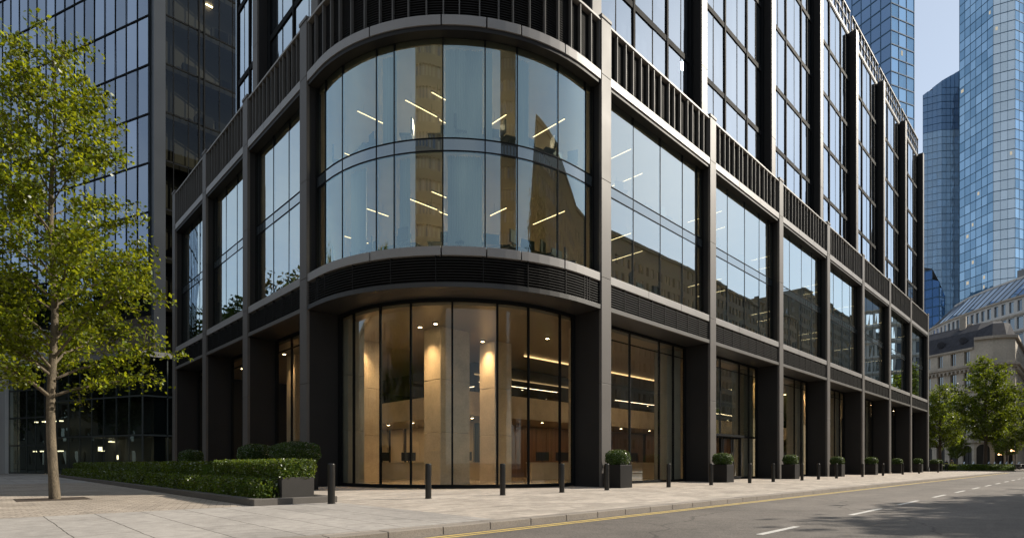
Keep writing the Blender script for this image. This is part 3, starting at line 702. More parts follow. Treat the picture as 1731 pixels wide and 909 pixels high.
def downlight(x, y, z, label, energy=0, size=75):
    global lampdata
    if lampdata is None:
        m_ = MB(); m_.lathe([(.0, 0.), (.11, 0.), (.13, .02), (.13, .05)], 14, mi=0)
        lampdata = m_.build('ceiling_downlight', M['frame'], None)
        m2 = MB(); m2.lathe([(.0, -.006), (.085, -.006), (.085, .0)], 14); m2.build('lamp_lens', M['down'], lampdata)
        o = lampdata; o.location = (x, y, z)
    else: o = copy_tree(lampdata, (x, y, z))
    tag(o, label, 'downlight', 'downlights in the lobby ceiling')
    if energy: spot(x, y, z - .03, energy, size)
ZC = Z_SOF - .27
near = [('at the near corner of the broad central stone column', 4.75, 6.1, 140), ('left of the broad central stone column', 4.6, 7.1, 900), ('over the slim stone column right of centre', 8.7, 7.4, 800),
        ('beside the leftmost stone column of the curved lobby', 3.95, 11.3, 900), ('over the right part of the curved lobby', 10.6, 4.6, 260), ('deep in the lobby behind the central column', 8.2, 10.0, 300),
        ('over the second side bay', 2.7, 17.9, 320), ('over the last side bay', 2.7, 24.8, 320)]
for t, x, y, e in near: downlight(x, y, ZC, 'small round warm ceiling downlight ' + t, e)
for i in range(NR):
    c0 = XR + WR * i
    downlight(c0 + 1.7, 1.95, ZC, 'small round warm downlight above the stone column of the %s street bay' % ORD[i], 700, 60)
    downlight(c0 + 5.0, 5.0, ZC, 'small round warm downlight mid ceiling of the %s street bay' % ORD[i], 300, 110)
for i, (x, y) in enumerate(((11.2, 11.2), (14, 10.9), (17, 10.9), (20, 10.9), (23, 10.9), (26, 10.9), (30, 10.9), (10.9, 14), (10.9, 17), (10.9, 20), (10.9, 23))):
    downlight(x, y, 3.70, 'small warm downlight under the gallery, ' + ORD[i] + ' along its L-shaped run', 90, 120)
def area(x, y, z, sx, sy, e, col=(1, .70, .40)):  # fill strips added to brighten the lobby and office interiors
    l = bpy.data.lights.new('interior_fill', 'AREA'); l.shape = 'RECTANGLE'; l.size = sx if sx >= sy else .12; l.size_y = sy if sy > sx else .12; l.energy = e * (1.0 if z < 8 else 6.0); l.color = col
    o = bpy.data.objects.new('interior_fill', l); COL.objects.link(o); o.location = (x, y, z)
area(6.5, 9.2, 7.2, 3, 2.9, 75); area(22, 6.5, 7.2, 9, 2.5, 95); area(42, 6.5, 7.2, 14, 2.5, 130); area(62, 6.5, 7.2, 12, 2.5, 120); area(5.5, 22, 7.2, 2.5, 9, 80)
for xa, ya, sx__, sy__, e in ((22, 12.6, 14, 1.2, 260), (45, 12.6, 22, 1.2, 300), (12.6, 21, 1.2, 11, 200)): area(xa, ya, 3.7, sx__, sy__, e * .3, (1, .66, .36))
for xa, ya, sx__, sy__, e in ((6.5, 6.5, 4, 4, 90), (22, 5, 16, 3, 130), (50, 5, 30, 3, 160), (5, 20, 3, 12, 70)):
    area(xa, ya, 12.7, sx__, sy__, e, (1, .82, .58)); area(xa, ya, 16.85, sx__, sy__, e, (1, .82, .58))
# long light coves seen through the lobby glass
for nm, (x0, x1, y0, y1) in (('warm light cove crossing the left part of the lobby ceiling', (5.2, 5.24, 12.5, 20.)), ('warm light cove along the street side of the lobby ceiling', (13, 30, 8.6, 8.64))):
    m_ = MB(); m_.box(x0, x1, y0, y1, ZC - .03, ZC + .04); tag(m_.build('light_cove', M['cove']), nm, 'light strip')

# ---- desks and monitors in the lobby
def desk(x, y, rz, L_, label):
    t = empty('reception_desk', (x, y, .03), rz); tag(t, label, 'desk', 'reception desks in the lobby')
    m_ = MB(); m_.box(-L_ / 2, L_ / 2, -.35, -.27, 0, 1.0); m_.box(-L_ / 2, -L_ / 2 + .08, -.27, .35, 0, 1.0); m_.box(L_ / 2 - .08, L_ / 2, -.27, .35, 0, 1.0); m_.build('front_panel', M['desk'], t, bevel=.01)
    m_ = MB(); m_.box(-L_ / 2 - .04, L_ / 2 + .04, -.42, .4, 1.003, 1.05); m_.build('desk_top', M['stone'], t, bevel=.008)
    m_ = MB(); m_.box(-L_ / 2 + .05, L_ / 2 - .05, -.33, -.29, -.02, .0); m_.build('plinth', M['black'], t)
def monitor(x, y, rz, label, z=1.08):
    t = empty('monitor', (x, y, z), rz); tag(t, label, 'monitor', 'monitors on the reception desks')
    m_ = MB(); m_.box(-.46, .46, -.02, .02, .10, .64); m_.build('screen', M['black'], t, bevel=.01)
    m_ = MB(); m_.box(-.03, .03, .02, .05, .0, .3); m_.box(-.13, .13, -.08, .1, 0., .015); m_.build('stand', M['black'], t)
a44 = R(-44)
desk(9.3, 16.6, a44, 3.8, 'cream reception desk on the left of the curved lobby'); monitor(8.7, 17.2, a44, 'dark monitor on the left reception desk')
monitor(9.9, 16.0, a44, 'second dark monitor near the right end of the left reception desk')
desk(11.3, 12.3, a44, 2.2, 'short cream desk between the two middle stone columns'); monitor(11.4, 12.2, a44, 'dark monitor on the short middle desk')
desk(16.0, 9.0, R(-20), 3.4, 'cream desk on the right of the curved lobby'); monitor(15.3, 9.3, R(-20), 'dark monitor at the left end of the right reception desk'); monitor(16.6, 8.8, R(-20), 'dark monitor at the right end of the right reception desk')
desk(22.2, 6.8, R(-10), 3.6, 'cream desk behind the first street bay'); monitor(21.6, 6.9, R(-10), 'dark monitor on the desk behind the first street bay')

# ---- office interiors: linear lamps, desks and chairs
def led(x0, y0, x1, y1, z, label):
    m_ = MB(); a, b = Vector((x0, y0)), Vector((x1, y1)); t = (b - a).normalized(); L_ = (b - a).length; o_ = empty('linear_lamp', (x0, y0, z), math.atan2(t.y, t.x))
    m_.box(0, L_, -.03, .03, .012, .06); m_.box(.3, .31, -.004, .004, .07, .45); m_.box(L_ - .31, L_ - .3, -.004, .004, .07, .45); m_.build('housing', M['black'], o_)
    m_ = MB(); m_.box(.02, L_ - .02, -.025, .025, 0, .012); m_.build('tube', M['led'], o_)
    tag(o_, label, 'ceiling lamp', 'linear lamps on the office floors')
for zf, nm in ((12.35, 'lower'), (16.5, 'upper')):
    k = 0
    for (x, y, dx, dy) in ((1.9, 8.0, 1.6, 0), (3.0, 5.9, 1.7, 0), (4.9, 6.0, 1.5, 0), (3.5, 4.7, .8, 0), (6.8, 3.6, 0, 1.1), (8.9, 2.0, 0, 2.0), (7.6, 7.2, 0, 1.4), (3.0, 11.5, 1.6, 0)):
        led(x, y, x + dx, y + dy, zf, 'thin warm lamp under the %s office ceiling in the rounded corner, %s from the left' % (nm, ORD[k])); k += 1
    for i in range(NR):
        c0 = XR + WR * i
        led(c0 + 4.2, 1.3, c0 + 4.2, 3.6, zf, 'thin warm lamp near the glass on the %s office floor of the %s street bay' % (nm, ORD[i]))
        if i < 4: led(c0 + 6.6, 2.2, c0 + 6.6, 4.2, zf, 'thin warm lamp deeper inside the %s office floor of the %s street bay' % (nm, ORD[i]))
chair = empty('office_chair'); tag(chair, 'dark office chair standing behind the tall office windows', 'chair', 'office chairs behind the windows')
m_ = MB(); m_.box(-.24, .24, -.24, .24, .46, .54); m_.build('seat', M['black'], chair, bevel=.02)
m_ = MB(); m_.box(-.23, .23, .2, .27, .62, 1.15); m_.box(-.04, .04, .22, .26, .5, .64); m_.build('backrest', M['black'], chair, bevel=.02)
m_ = MB(); m_.tube([(0, 0, .08), (0, 0, .46)], .03, 8)
for q in range(5): m_.tube([(0, 0, .1), (.28 * math.cos(q * 1.2566), .28 * math.sin(q * 1.2566), .04)], .02, 6)
m_.build('base', M['black'], chair)
odesk = empty('office_desk'); tag(odesk, 'dark office desk with a screen standing behind the tall office windows', 'desk', 'office desks behind the windows')
m_ = MB(); m_.box(-.8, .8, -.4, .4, .71, .745); m_.build('desk_top', M['darkin'], odesk)
for sx_ in (-.74, .74):
    m_ = MB(); m_.box(sx_ - .03, sx_ + .03, -.36, .36, 0, .708); m_.build('leg', M['black'], odesk)
m_ = MB(); m_.box(-.33, .33, -.02, .02, .88, 1.28); m_.box(-.03, .03, 0.02, .05, .75, 1.1); m_.box(-.12, .12, -.06, .1, .747, .76); m_.build('screen', M['black'], odesk)
first = True; rr = random.Random(11)
for zf in (9.02, 13.3):
    for k in (.9, 1.12, 1.3, 1.5, 1.68, 1.85, 2.2):
        x, y = curve.pt(k, 1.7); t, n = curve.frame(k); rz = math.atan2(t[1], t[0])
        if rr.random() < .85:
            if first: odesk.location = (x, y, zf); odesk.rotation_euler.z = rz
            else: copy_tree(odesk, (x, y, zf), rz)
        x2, y2 = curve.pt(k + .05, .95)
        if first: chair.location = (x2, y2, zf); chair.rotation_euler.z = rz + 2.6
        else: copy_tree(chair, (x2, y2, zf), rz + rr.uniform(0, 6))
        first = False
    for i in range(5):
        for j in range(2):
            x = XR + WR * i + 2.5 + 3.6 * j + rr.uniform(-.5, .5)
            copy_tree(odesk, (x, 1.75, zf), 0); copy_tree(chair, (x + .5, .98, zf), rr.uniform(0, 6))

# ------------------------------------------------------------------ bollards
bol = None
blist = [(-3.92, -1.35, 'dark steel bollard beside the front corner of the stone-edged hedge bed'), (-.95, -1.3, 'dark steel bollard in front of the left part of the curved lobby glass'),
         (1.73, -1.55, 'dark steel bollard in front of the middle of the curved lobby glass'), (4.35, -1.75, 'dark steel bollard in front of the right part of the curved lobby glass'),
         (6.8, -1.85, 'dark steel bollard just left of the planter at the corner column'), (10.85, -2.07, 'dark steel bollard in front of the first street bay window'),
         (14.4, -2.2, 'dark steel bollard just left of the second street planter'), (18.4, -2.3, 'dark steel bollard just right of the second street planter'),
         (21.2, -2.4, 'dark steel bollard just left of the third street planter'), (25.3, -2.5, 'dark steel bollard between the third and fourth street planters'),
         (28.2, -2.5, 'dark steel bollard just left of the fourth street planter'), (31.8, -2.5, 'dark steel bollard just right of the fourth street planter'),
         (38., -2.5, 'dark steel bollard left of the fifth street planter'), (44., -2.5, 'dark steel bollard left of the sixth street planter'), (51., -2.5, 'dark steel bollard left of the seventh street planter'), (58., -2.5, 'dark steel bollard left of the eighth street planter'), (68., -2.5, 'farthest dark steel bollard near the last two planters')]
for x, y, lb in blist:
    if bol is None:
        m_ = MB(); m_.lathe([(.088, 0), (.088, .955), (.086, .975), (.078, .992), (.06, 1.0), (0.001, 1.002)], 24)
        bol = m_.build('bollard', M['bollard']); o = bol
        m_ = MB(); m_.lathe([(.105, 0), (.105, .008), (.09, .012)], 24); m_.build('base_plate', M['bollard'], bol)
    else: o = copy_tree(bol)
    o.location = (x, y, .004 if x > -3 else .006); tag(o, lb, 'bollard', 'steel bollards along the pavement')

# ------------------------------------------------------------------ clipped box balls in planters
def ball_points(n, rx, ry, rz, rng):
    d = rng.normal(size=(n, 3)); d /= np.linalg.norm(d, axis=1)[:, None]
    lump = 1 + .035 * np.sin(d[:, 0] * 7 + 1) * np.cos(d[:, 1] * 6) + .03 * np.sin(d[:, 2] * 9 + d[:, 0] * 4)
    r = (.93 + .10 * rng.random(n) - .08 * (rng.random(n) < .25)) * lump
    # superellipse: a flattened, squarish clip
    q = (np.abs(d) ** 2.6).sum(1) ** (-1 / 2.6)
    return d * (r * q)[:, None] * np.array([rx, ry, rz]), d
def icos(rx, ry, rz, c, seg=14, rings=8):
    vs = []; fs = []
    for i in range(rings + 1):
        ph = math.pi * i / rings
        for k in range(seg):
            t = 2 * math.pi * k / seg; vs.append((c[0] + rx * math.sin(ph) * math.cos(t), c[1] + ry * math.sin(ph) * math.sin(t), c[2] + rz * math.cos(ph)))
    for i in range(rings):
        for k in range(seg): fs.append((i * seg + k, (i + 1) * seg + k, (i + 1) * seg + (k + 1) % seg, i * seg + (k + 1) % seg))
    return vs, fs
def potted(loc, w, h, rx, rz_, label, leaves=4500, seed=1, lz=None, size=.055):
    t = empty('potted_shrub', loc); tag(t, label, 'planter', 'clipped box shrubs in dark planters')
    m_ = MB(); a = w / 2; b_ = w / 2 - .04
    m_.add([(-a, -a, 0), (a, -a, 0), (a, a, 0), (-a, a, 0), (-a, -a, h), (a, -a, h), (a, a, h), (-a, a, h), (-b_, -b_, h), (b_, -b_, h), (b_, b_, h), (-b_, b_, h), (-b_, -b_, h - .1), (b_, -b_, h - .1), (b_, b_, h - .1), (-b_, b_, h - .1)],
           [(0, 3, 2, 1)] + [(i, (i + 1) % 4, 4 + (i + 1) % 4, 4 + i) for i in range(4)] + [(4 + i, 4 + (i + 1) % 4, 8 + (i + 1) % 4, 8 + i) for i in range(4)] + [(8 + i, 8 + (i + 1) % 4, 12 + (i + 1) % 4, 12 + i) for i in range(4)])
    m_.build('planter_box', M['planter'], t, bevel=.012)
    m_ = MB(); m_.quad((-b_, -b_, h - .06), (b_, -b_, h - .06), (b_, b_, h - .06), (-b_, b_, h - .06)); m_.build('soil', M['soil'], t)
    rng = np.random.default_rng(seed); P, d = ball_points(leaves, rx, rx, rz_, rng); P[:, 2] += h + rz_ * .86
    keep = P[:, 2] > h - .05
    leaf_mesh('shrub', P[keep], size, rng, M['box'], t, core=icos(rx * .86, rx * .86, rz_ * .86, (0, 0, h + rz_ * .86)), flat=None, up=.3)
    return t
p1 = potted((9.12, -.71, .002), .85, .95, .48, .33, 'boxwood ball in a dark square planter at the rounded corner column')
pl_lab = ['second', 'third', 'fourth', 'fifth', 'sixth', 'seventh', 'eighth']
for i in range(1, 8):
    t = copy_tree(p1, (9.12 + WR * i - .15, -.71, .002), R(90 * (i % 4)), 'boxwood ball in a dark square planter at the %s street column from the corner' % pl_lab[i - 1])
    for ch in t.children:
        if ch.name.startswith('shrub'): ch.scale = (1 + .07 * math.sin(i * 2.1), 1 + .06 * math.cos(i * 1.7), 1 + .03 * math.sin(i * 3.3))
t = copy_tree(p1, (79.35, -.8, .002), 0, 'boxwood ball in a dark square planter standing beyond the far end of the office block')
potted((-1.45, 6.6, .002), 1.25, 1.0, .86, .44, 'broad boxwood mound in a big dark planter beside the hedges, nearest the curved lobby', 9000, 4, size=.065)
potted((-1.2, 11.4, .002), 1.1, 1.0, .72, .46, 'shaded boxwood mound in a dark planter behind the hedge, at the second side column', 6000, 5, size=.065)
potted((-1.2, 21.5, .002), 1.0, .95, .62, .45, 'dark shaded boxwood mound in a planter far along the side facade', 4000, 6, size=.065)

# ------------------------------------------------------------------ hedge bed
def hedge(name, x0, x1, y0, y1, z0, z1, n, seed, label, mat, parent=None, size=.06, grp='clipped hedges in the stone-edged bed', lump=.05, bumpf=1.0, cat='hedge'):
    rng = np.random.default_rng(seed)
    Lx, Ly, Lz = x1 - x0, y1 - y0, z1 - z0
    ar = np.array([Ly * Lz, Ly * Lz, Lx * Lz, Lx * Lz, Lx * Ly]); pr = ar / ar.sum()
    fc = rng.choice(5, n, p=pr); u = rng.random(n); v = rng.random(n); P = np.empty((n, 3))
    e = .02
    for k in range(5):
        q = fc == k
        if k < 2: P[q] = np.stack([np.full(q.sum(), x0 if k == 0 else x1), y0 + u[q] * Ly, z0 + v[q] * Lz], 1)
        elif k < 4: P[q] = np.stack([x0 + u[q] * Lx, np.full(q.sum(), y0 if k == 2 else y1), z0 + v[q] * Lz], 1)
        else: P[q] = np.stack([x0 + u[q] * Lx, y0 + v[q] * Ly, np.full(q.sum(), z1)], 1)
    c = np.array([(x0 + x1) / 2, 0, (z0 + z1) / 2])
    out = np.zeros_like(P); out[:, 0] = (P[:, 0] - c[0]) / Lx * 2; out[:, 2] = (P[:, 2] - c[2]) / Lz * 2
    w = np.sin(P[:, 1] * 5.1 * bumpf + seed) * .5 + np.sin(P[:, 1] * 11.3 * bumpf + P[:, 2] * 7) * .35 + np.sin(P[:, 0] * 13 + P[:, 2] * 9) * .3
    P += out * (w * lump)[:, None] + rng.normal(size=P.shape) * .022
    i_ = .05 + lump * .6
    cv = [(x0 + i_, y0 + i_, z0), (x1 - i_, y0 + i_, z0), (x1 - i_, y1 - i_, z0), (x0 + i_, y1 - i_, z0), (x0 + i_, y0 + i_, z1 - i_), (x1 - i_, y0 + i_, z1 - i_), (x1 - i_, y1 - i_, z1 - i_), (x0 + i_, y1 - i_, z1 - i_)]
    cf = [(4, 5, 6, 7), (0, 1, 5, 4), (1, 2, 6, 5), (2, 3, 7, 6), (3, 0, 4, 7)]
    o = leaf_mesh(name, P, size, rng, mat, parent, core=(cv, cf), up=.5)
    if not parent: tag(o, label, cat, grp)
    return o
bed = empty('hedge_bed', (0, 0, 0)); tag(bed, 'long raised planting bed with a low dark stone edge running beside the side facade', 'planting bed')
m_ = MB(); ex = [(-5.6, -.85), (-3.55, -.85)]
def edge(x0, x1, y0, y1):
    long_x = (x1 - x0) > (y1 - y0); n = max(1, round(max(x1 - x0, y1 - y0) / 1.5))
    for i in range(n):
        if long_x: m_.box(x0 + (x1 - x0) * i / n + .004, x0 + (x1 - x0) * (i + 1) / n - .004, y0, y1, 0, .16)
        else: m_.box(x0, x1, y0 + (y1 - y0) * i / n + .004, y0 + (y1 - y0) * (i + 1) / n - .004, 0, .16)
edge(-5.6, -5.32, -.57, 40); edge(-5.6, -3.5, -.85, -.575); edge(-3.75, -3.5, -.57, 40)
m_.build('stone_edge', M['bedstone'], bed, bevel=.012)
m_ = MB(); m_.quad((-5.32, -.57, .11), (-3.75, -.57, .11), (-3.75, 40, .11), (-5.32, 40, .11)); m_.build('soil', M['soil'], bed)
hedge('low_hedge', -5.34, -4.86, -.42, 14.8, .1, .56, 14000, 2, 'low loose hedge along the front of the bed, its near end in the sun', M['hedge'], size=.075, lump=.07)
hedge('low_hedge', -5.34, -4.86, 15.0, 39, .1, .56, 9000, 12, 'low hedge continuing along the front of the bed in deep shade', M['hedge'], size=.09, lump=.07)
pb = empty('hedge_planter', (0, 0, 0)); tag(pb, 'square-clipped hedge block standing in a grey stone trough at the near end of the bed', 'hedge', 'clipped hedges in the stone-edged bed')
m_ = MB(); m_.box(-4.82, -3.98, -.52, 4.7, .12, .66); m_.build('stone_trough', M['boxstone'], pb, bevel=.012)
hedge('hedge', -4.84, -3.96, -.5, 4.7, .62, 1.06, 13000, 3, None, M['hedge'], pb, size=.06, lump=.02)
hedge('tall_hedge', -4.78, -4.0, 6.2, 38, .1, 1.03, 20000, 8, 'long square-clipped hedge at the back of the bed, mostly in shade', M['hedge'], size=.085, lump=.025)

# ------------------------------------------------------------------ trees
def tree(name, label, loc, H, z0, prof, leaves, lsize, seed, tr, leafmat_, barkmat, group=None, nb=46, lean=(0, 0), spread=.17, top_r=.03, drop=.0, rise=.55):
    rng = np.random.default_rng(seed)
    t = empty(name, loc); tag(t, label, 'tree', group)
    wob = lambda z: np.array([lean[0] * z / H + .05 * math.sin(z * 1.1 + seed), lean[1] * z / H + .05 * math.cos(z * .9 + seed), z])
    tk = MB(); zs = np.linspace(0, H * .97, 16)
    tk.tube([wob(z) for z in zs], [max(top_r * .4, tr * (1.15 if i == 0 else 1) * (1 - z / H) ** .8 + .006) for i, z in enumerate(zs)], 12)
    tk.build('trunk', barkmat, t)
    lm = MB(); segs = []
    zz = np.linspace(z0, H * .96, nb) + rng.normal(size=nb) * .12
    for i, z in enumerate(zz):
        fz = (z - z0) / (H - z0); fz = min(max(fz, 0), .99)
        rad = np.interp(fz, [p[0] for p in prof], [p[1] for p in prof]) * rng.uniform(.72, 1.1)
        az = i * 2.39996 + rng.normal() * .35
        base = wob(z); upl = rad * (rise + .35 * fz) * rng.uniform(.7, 1.2)
        zb = max(z - upl * .55, z0 * .75); base = wob(zb)
        n = 6; pts = []
        for k in range(n):
            s = k / (n - 1)
            pts.append(base + np.array([math.cos(az) * rad * s, math.sin(az) * rad * s, upl * (s ** .8) - drop * rad * s * s]) + rng.normal(size=3) * .035 * rad * s)
        r0 = max(.012, tr * .33 * (1 - fz) * min(1, rad / 2.2) + .008)
        lm.tube(pts, [r0 * (1 - .85 * k / (n - 1)) for k in range(n)], 6, cap=False)
        pts = np.array(pts)
        for k in range(n - 1): 
            if k >= 1: segs.append((pts[k], pts[k + 1], rad * .45))
        nt_ = int(4 + rad * 3.2)
        for q in range(nt_):
            s = rng.uniform(.22, 1.0); j = min(int(s * (n - 1)), n - 2); f = s * (n - 1) - j
            p0 = pts[j] * (1 - f) + pts[j + 1] * f
            d = np.array([math.cos(az), math.sin(az), .25]) * .6 + rng.normal(size=3) * .75; d[2] += .15; d /= np.linalg.norm(d)
            ll = rad * rng.uniform(.18, .42) * (1.15 - .5 * s)
            p1 = p0 + d * ll * .6; p2 = p0 + d * ll + np.array([0, 0, .08 * ll])
            lm.tube([p0, p1, p2], [.011, .008, .004], 4, cap=False)
            segs.append((p0, p1, ll)); segs.append((p1, p2, ll * 1.5))
    lm.build('limbs', barkmat, t)
    w = np.array([s[2] for s in segs]); w = w / w.sum()
    ci = rng.choice(len(segs), leaves, p=w)
    A = np.array([s[0] for s in segs]); Bp = np.array([s[1] for s in segs])
    f = rng.random(leaves)[:, None]
    P = A[ci] * (1 - f) + Bp[ci] * f
    # leaves gather in sprays
    P += rng.normal(size=(leaves, 3)) * spread * np.array([1, 1, .75])
    leaf_mesh('crown', P, lsize, rng, leafmat_, t, up=.9)
    return t
tree('street_tree', 'tall slim young tree with light green leaves growing from the stone setts on the left', (-8.7, 5.75, 0), 13.5, 3.3,
     [(0, 2.3), (.1, 3.1), (.2, 3.05), (.4, 2.4), (.62, 1.85), (.78, 1.5), (.9, .9), (1, .25)], 30000, .12, 21, .115, M['leaf'], M['bark'], 'street trees', nb=56, spread=.15, rise=.5)
m_ = MB(); m_.box(-9.5, -7.9, 4.95, 6.55, .004, .009); tag(m_.build('tree_pit', M['soil']), kind='structure')
def at(px_, Y): X = (px_ - 865.5) / 949 * Y; return c2w(X, Y)
bp_prof = [(0, 2.6), (.12, 4.1), (.3, 4.2), (.5, 3.5), (.7, 2.5), (.88, 1.3), (1, .3)]
x, y = at(1666, 80); ISL = (x, y)
bt = tree('plane_tree', 'large round green tree standing on the hedged traffic island', (x, y, .03), 16.6, 4.6, bp_prof, 15000, .30, 5, .26, M['leafb'], M['barkd'], 'trees at the end of the street', nb=52, spread=.26)
x, y = at(1589, 92); copy_tree(bt, (x, y, 0), 2.1, 'green tree half hidden by the far end of the office block', (.92, .92, .86))
x, y = at(1752, 84); copy_tree(bt, (x, y, 0), 4.0, 'green tree at the right edge beyond the traffic island', (.85, .85, .78))
x, y = at(1618, 104); copy_tree(bt, (x, y, 0), 1.0, 'small shaded tree in front of the stone arches', (.45, .45, .47))
x, y = at(1702, 100); copy_tree(bt, (x, y, 0), 5.2, 'dark shaded tree behind the traffic island tree', (.62, .62, .62))
# street trees across the road and beside the side street
st = tree('plane_tree', 'round street tree on the opposite pavement, nearest the viewer', (20, -22.6, 0), 14.5, 3.5, [(0, 2.6), (.2, 4.2), (.5, 4.4), (.8, 2.8), (1, .4)], 13000, .38, 9, .2, M['leafd'], M['barkd'], 'street trees across the road', nb=50, spread=.45)
for i, (x, y, s) in enumerate(((25, -23.2, 1.), (30, -23.8, 1.), (36, -25, 1.), (62, -21.8, .9), (104, -23, 1.0))):
    copy_tree(st, (x, y, 0), i * 1.3 + 1, 'round street tree on the opposite pavement, %s from the viewer' % ORD[i + 1], s)
for i, (x, y, s) in enumerate(((-21, 46, 1.7), (-22, 60, 1.85), (-21.5, 76, 1.8), (-23, 92, 2.0), (-22.5, 110, 1.9))):
    o = copy_tree(st, (x, y, -.1), i * 1.7 + .5, 'tall tree across the side street on the left, %s from the viewer' % ORD[i], s); o['group'] = 'trees across the side street'
m_ = MB(); m_.box(-14 + 8, 200, -34, -17.5, -.3, .0); tag(m_.build('opposite_pavement', M['pavers']), kind='structure')

# ------------------------------------------------------------------ traffic island, people, motorcycles
isl = empty('traffic_island', (ISL[0], ISL[1], -.12), R(-44)); tag(isl, 'low kerbed traffic island planted with a clipped hedge at the end of the street', 'traffic island')
m_ = MB(); m_.prism([(4.0 * math.cos(a) * (1 if abs(math.cos(a)) < .8 else 1), 1.7 * math.sin(a)) for a in [2 * math.pi * k / 28 for k in range(28)]], 0, .15); m_.build('kerb_ring', M['granite'], isl)
hh = hedge('hedge', -3.2, 3.2, -1.15, 1.15, .15, .95, 3500, 31, None, M['hedge'], isl, size=.16, lump=.03)
x, y = at(1608, 84); h2 = hedge('island_hedge', -2.4, 2.4, -.5, .5, 0, .8, 1500, 33, 'short low hedge on the far pavement left of the traffic island', M['hedge'], size=.16, grp='low hedges at the end of the street'); h2.location = (x, y, 0); h2.rotation_euler.z = R(-44)

def person(name, loc, rz, h, label, top, band, pants):
    V_ = [(0, 0, .92), (0, 0, 1.15), (0, 0, 1.40), (0, .01, 1.52), (0, .02, 1.62), (0, .02, 1.74),
          (.10, 0, .86), (.11, .03, .48), (.12, -.02, .07), (.13, .10, .03), (-.10, 0, .86), (-.12, -.06, .48), (-.12, -.14, .07), (-.13, -.02, .03),
          (.19, 0, 1.40), (.26, 0, 1.14), (.27, .10, .90), (.27, .13, .80), (-.19, 0, 1.40), (-.26, -.02, 1.14), (-.27, .06, .90), (-.27, .1, .80)]
    E_ = [(0, 1), (1, 2), (2, 3), (3, 4), (4, 5), (0, 6), (6, 7), (7, 8), (8, 9), (0, 10), (10, 11), (11, 12), (12, 13), (2, 14), (14, 15), (15, 16), (16, 17), (2, 18), (18, 19), (19, 20), (20, 21)]
    rad = [.145, .13, .15, .06, .095, .08, .095, .065, .045, .04, .095, .065, .045, .04, .07, .05, .04, .035, .07, .05, .04, .035]
    me = bpy.data.meshes.new(name); me.from_pydata(V_, E_, []); o = bpy.data.objects.new(name, me); COL.objects.link(o)
    o.modifiers.new('skin', 'SKIN'); sv = me.skin_vertices
    if not sv: 
        pass
    for i, r_ in enumerate(rad): me.skin_vertices[0].data[i].radius = (r_, r_ * .8 if i < 3 else r_)
    me.skin_vertices[0].data[0].use_root = True
    ss = o.modifiers.new('subsurf', 'SUBSURF'); ss.levels = 1; ss.render_levels = 2
    m, n, out = newmat('clothes_' + name + str(len(COL.objects))); b = N(n, 'ShaderNodeBsdfPrincipled', Roughness=.8); t = N(n, 'ShaderNodeTexCoord'); s = N(n, 'ShaderNodeSeparateXYZ')
    mr = N(n, 'ShaderNodeMath', operation='DIVIDE'); mr.inputs[1].default_value = 1.8; rp_ = N(n, 'ShaderNodeValToRGB'); cr_ = rp_.color_ramp; cr_.interpolation = 'CONSTANT'
    cr_.elements[0].color = (.02, .02, .02, 1); cr_.elements[1].position = .05; cr_.elements[1].color = c4(pants)
    for pos, c in ((.52, top), (.62, band), (.70, top), (.845, (.45, .28, .2)), (.94, (.03, .02, .015))):
        e = cr_.elements.new(pos); e.color = c4(c)
    n.links.new(t.outputs['Object'], s.inputs[0]); n.links.new(s.outputs['Z'], mr.inputs[0]); n.links.new(mr.outputs[0], rp_.inputs[0]); n.links.new(rp_.outputs[0], b.inputs['Base Color']); n.links.new(b.outputs[0], out.inputs[0])
    me.materials.append(m); o.location = loc; o.rotation_euler.z = rz; k = h / 1.8; o.scale = (k, k, k)
    return tag(o, label, 'person', 'people standing at the far corner')
for px_, Y, rz, lb, top, band in ((1591, 79, .6, 'person in a black jacket with yellow band, left of a pair past the planters', (.015, .015, .02), (.5, .45, .03)), (1600, 80, -2.2, 'person in dark clothes, right of a pair past the planters', (.02, .02, .025), (.35, .33, .05))):
    x, y = at(px_, Y); person('person', (x, y, .002 if x < 83.7 else -.118), rz, 1.7, lb, top, band, (.015, .015, .02))
x, y = at(1609, 90); person('person', (x, y, .002), 1.0, 1.7, 'person in dark clothing beyond the low hedge', (.03, .03, .03), (.3, .27, .04), (.02, .02, .03))

mc = empty('motorcycle'); 
for wy in (-.68, .68):
    m_ = MB(); pts = [(0, wy + .29 * math.cos(a), .31 + .29 * math.sin(a)) for a in [2 * math.pi * k / 20 for k in range(21)]]; m_.tube(pts, .055, 6, cap=False)
    w_ = m_.build('wheel', M['black'], mc); m_ = MB(); m_.tube([(-.03, wy, .31), (.03, wy, .31)], .2, 14); m_.build('rim', M['fin'], w_)
m_ = MB(); m_.tube([(0, -.75, .72), (0, -.3, .68), (0, 0, .72), (0, .3, .8), (0, .5, .78)], [.09, .15, .17, .19, .1], 10); m_.tube([(0, -.3, .4), (0, .3, .42)], .17, 8); m_.build('body', M['black'], mc)
m_ = MB(); m_.tube([(0, .68, .32), (0, .48, .95)], .04, 6); m_.tube([(-.36, .36, 1.02), (-.15, .45, .98), (.15, .45, .98), (.36, .36, 1.02)], .02, 6); m_.build('handlebar', M['fin'], mc)
m_ = MB(); m_.tube([(0, -.8, .82), (0, -.4, .8), (0, .05, .84)], [.08, .13, .1], 8); m_.build('seat', M['black'], mc)
m_ = MB()
for k in range(8):
    a0, a1 = -1 + 2 * k / 8, -1 + 2 * (k + 1) / 8
    m_.quad((.26 * a0, .58 - .1 * a0 * a0, .95), (.26 * a1, .58 - .1 * a1 * a1, .95), (.2 * a1, .45 - .06 * a1 * a1, 1.35), (.2 * a0, .45 - .06 * a0 * a0, 1.35))
m_.build('windscreen', M['roofglass'], mc)
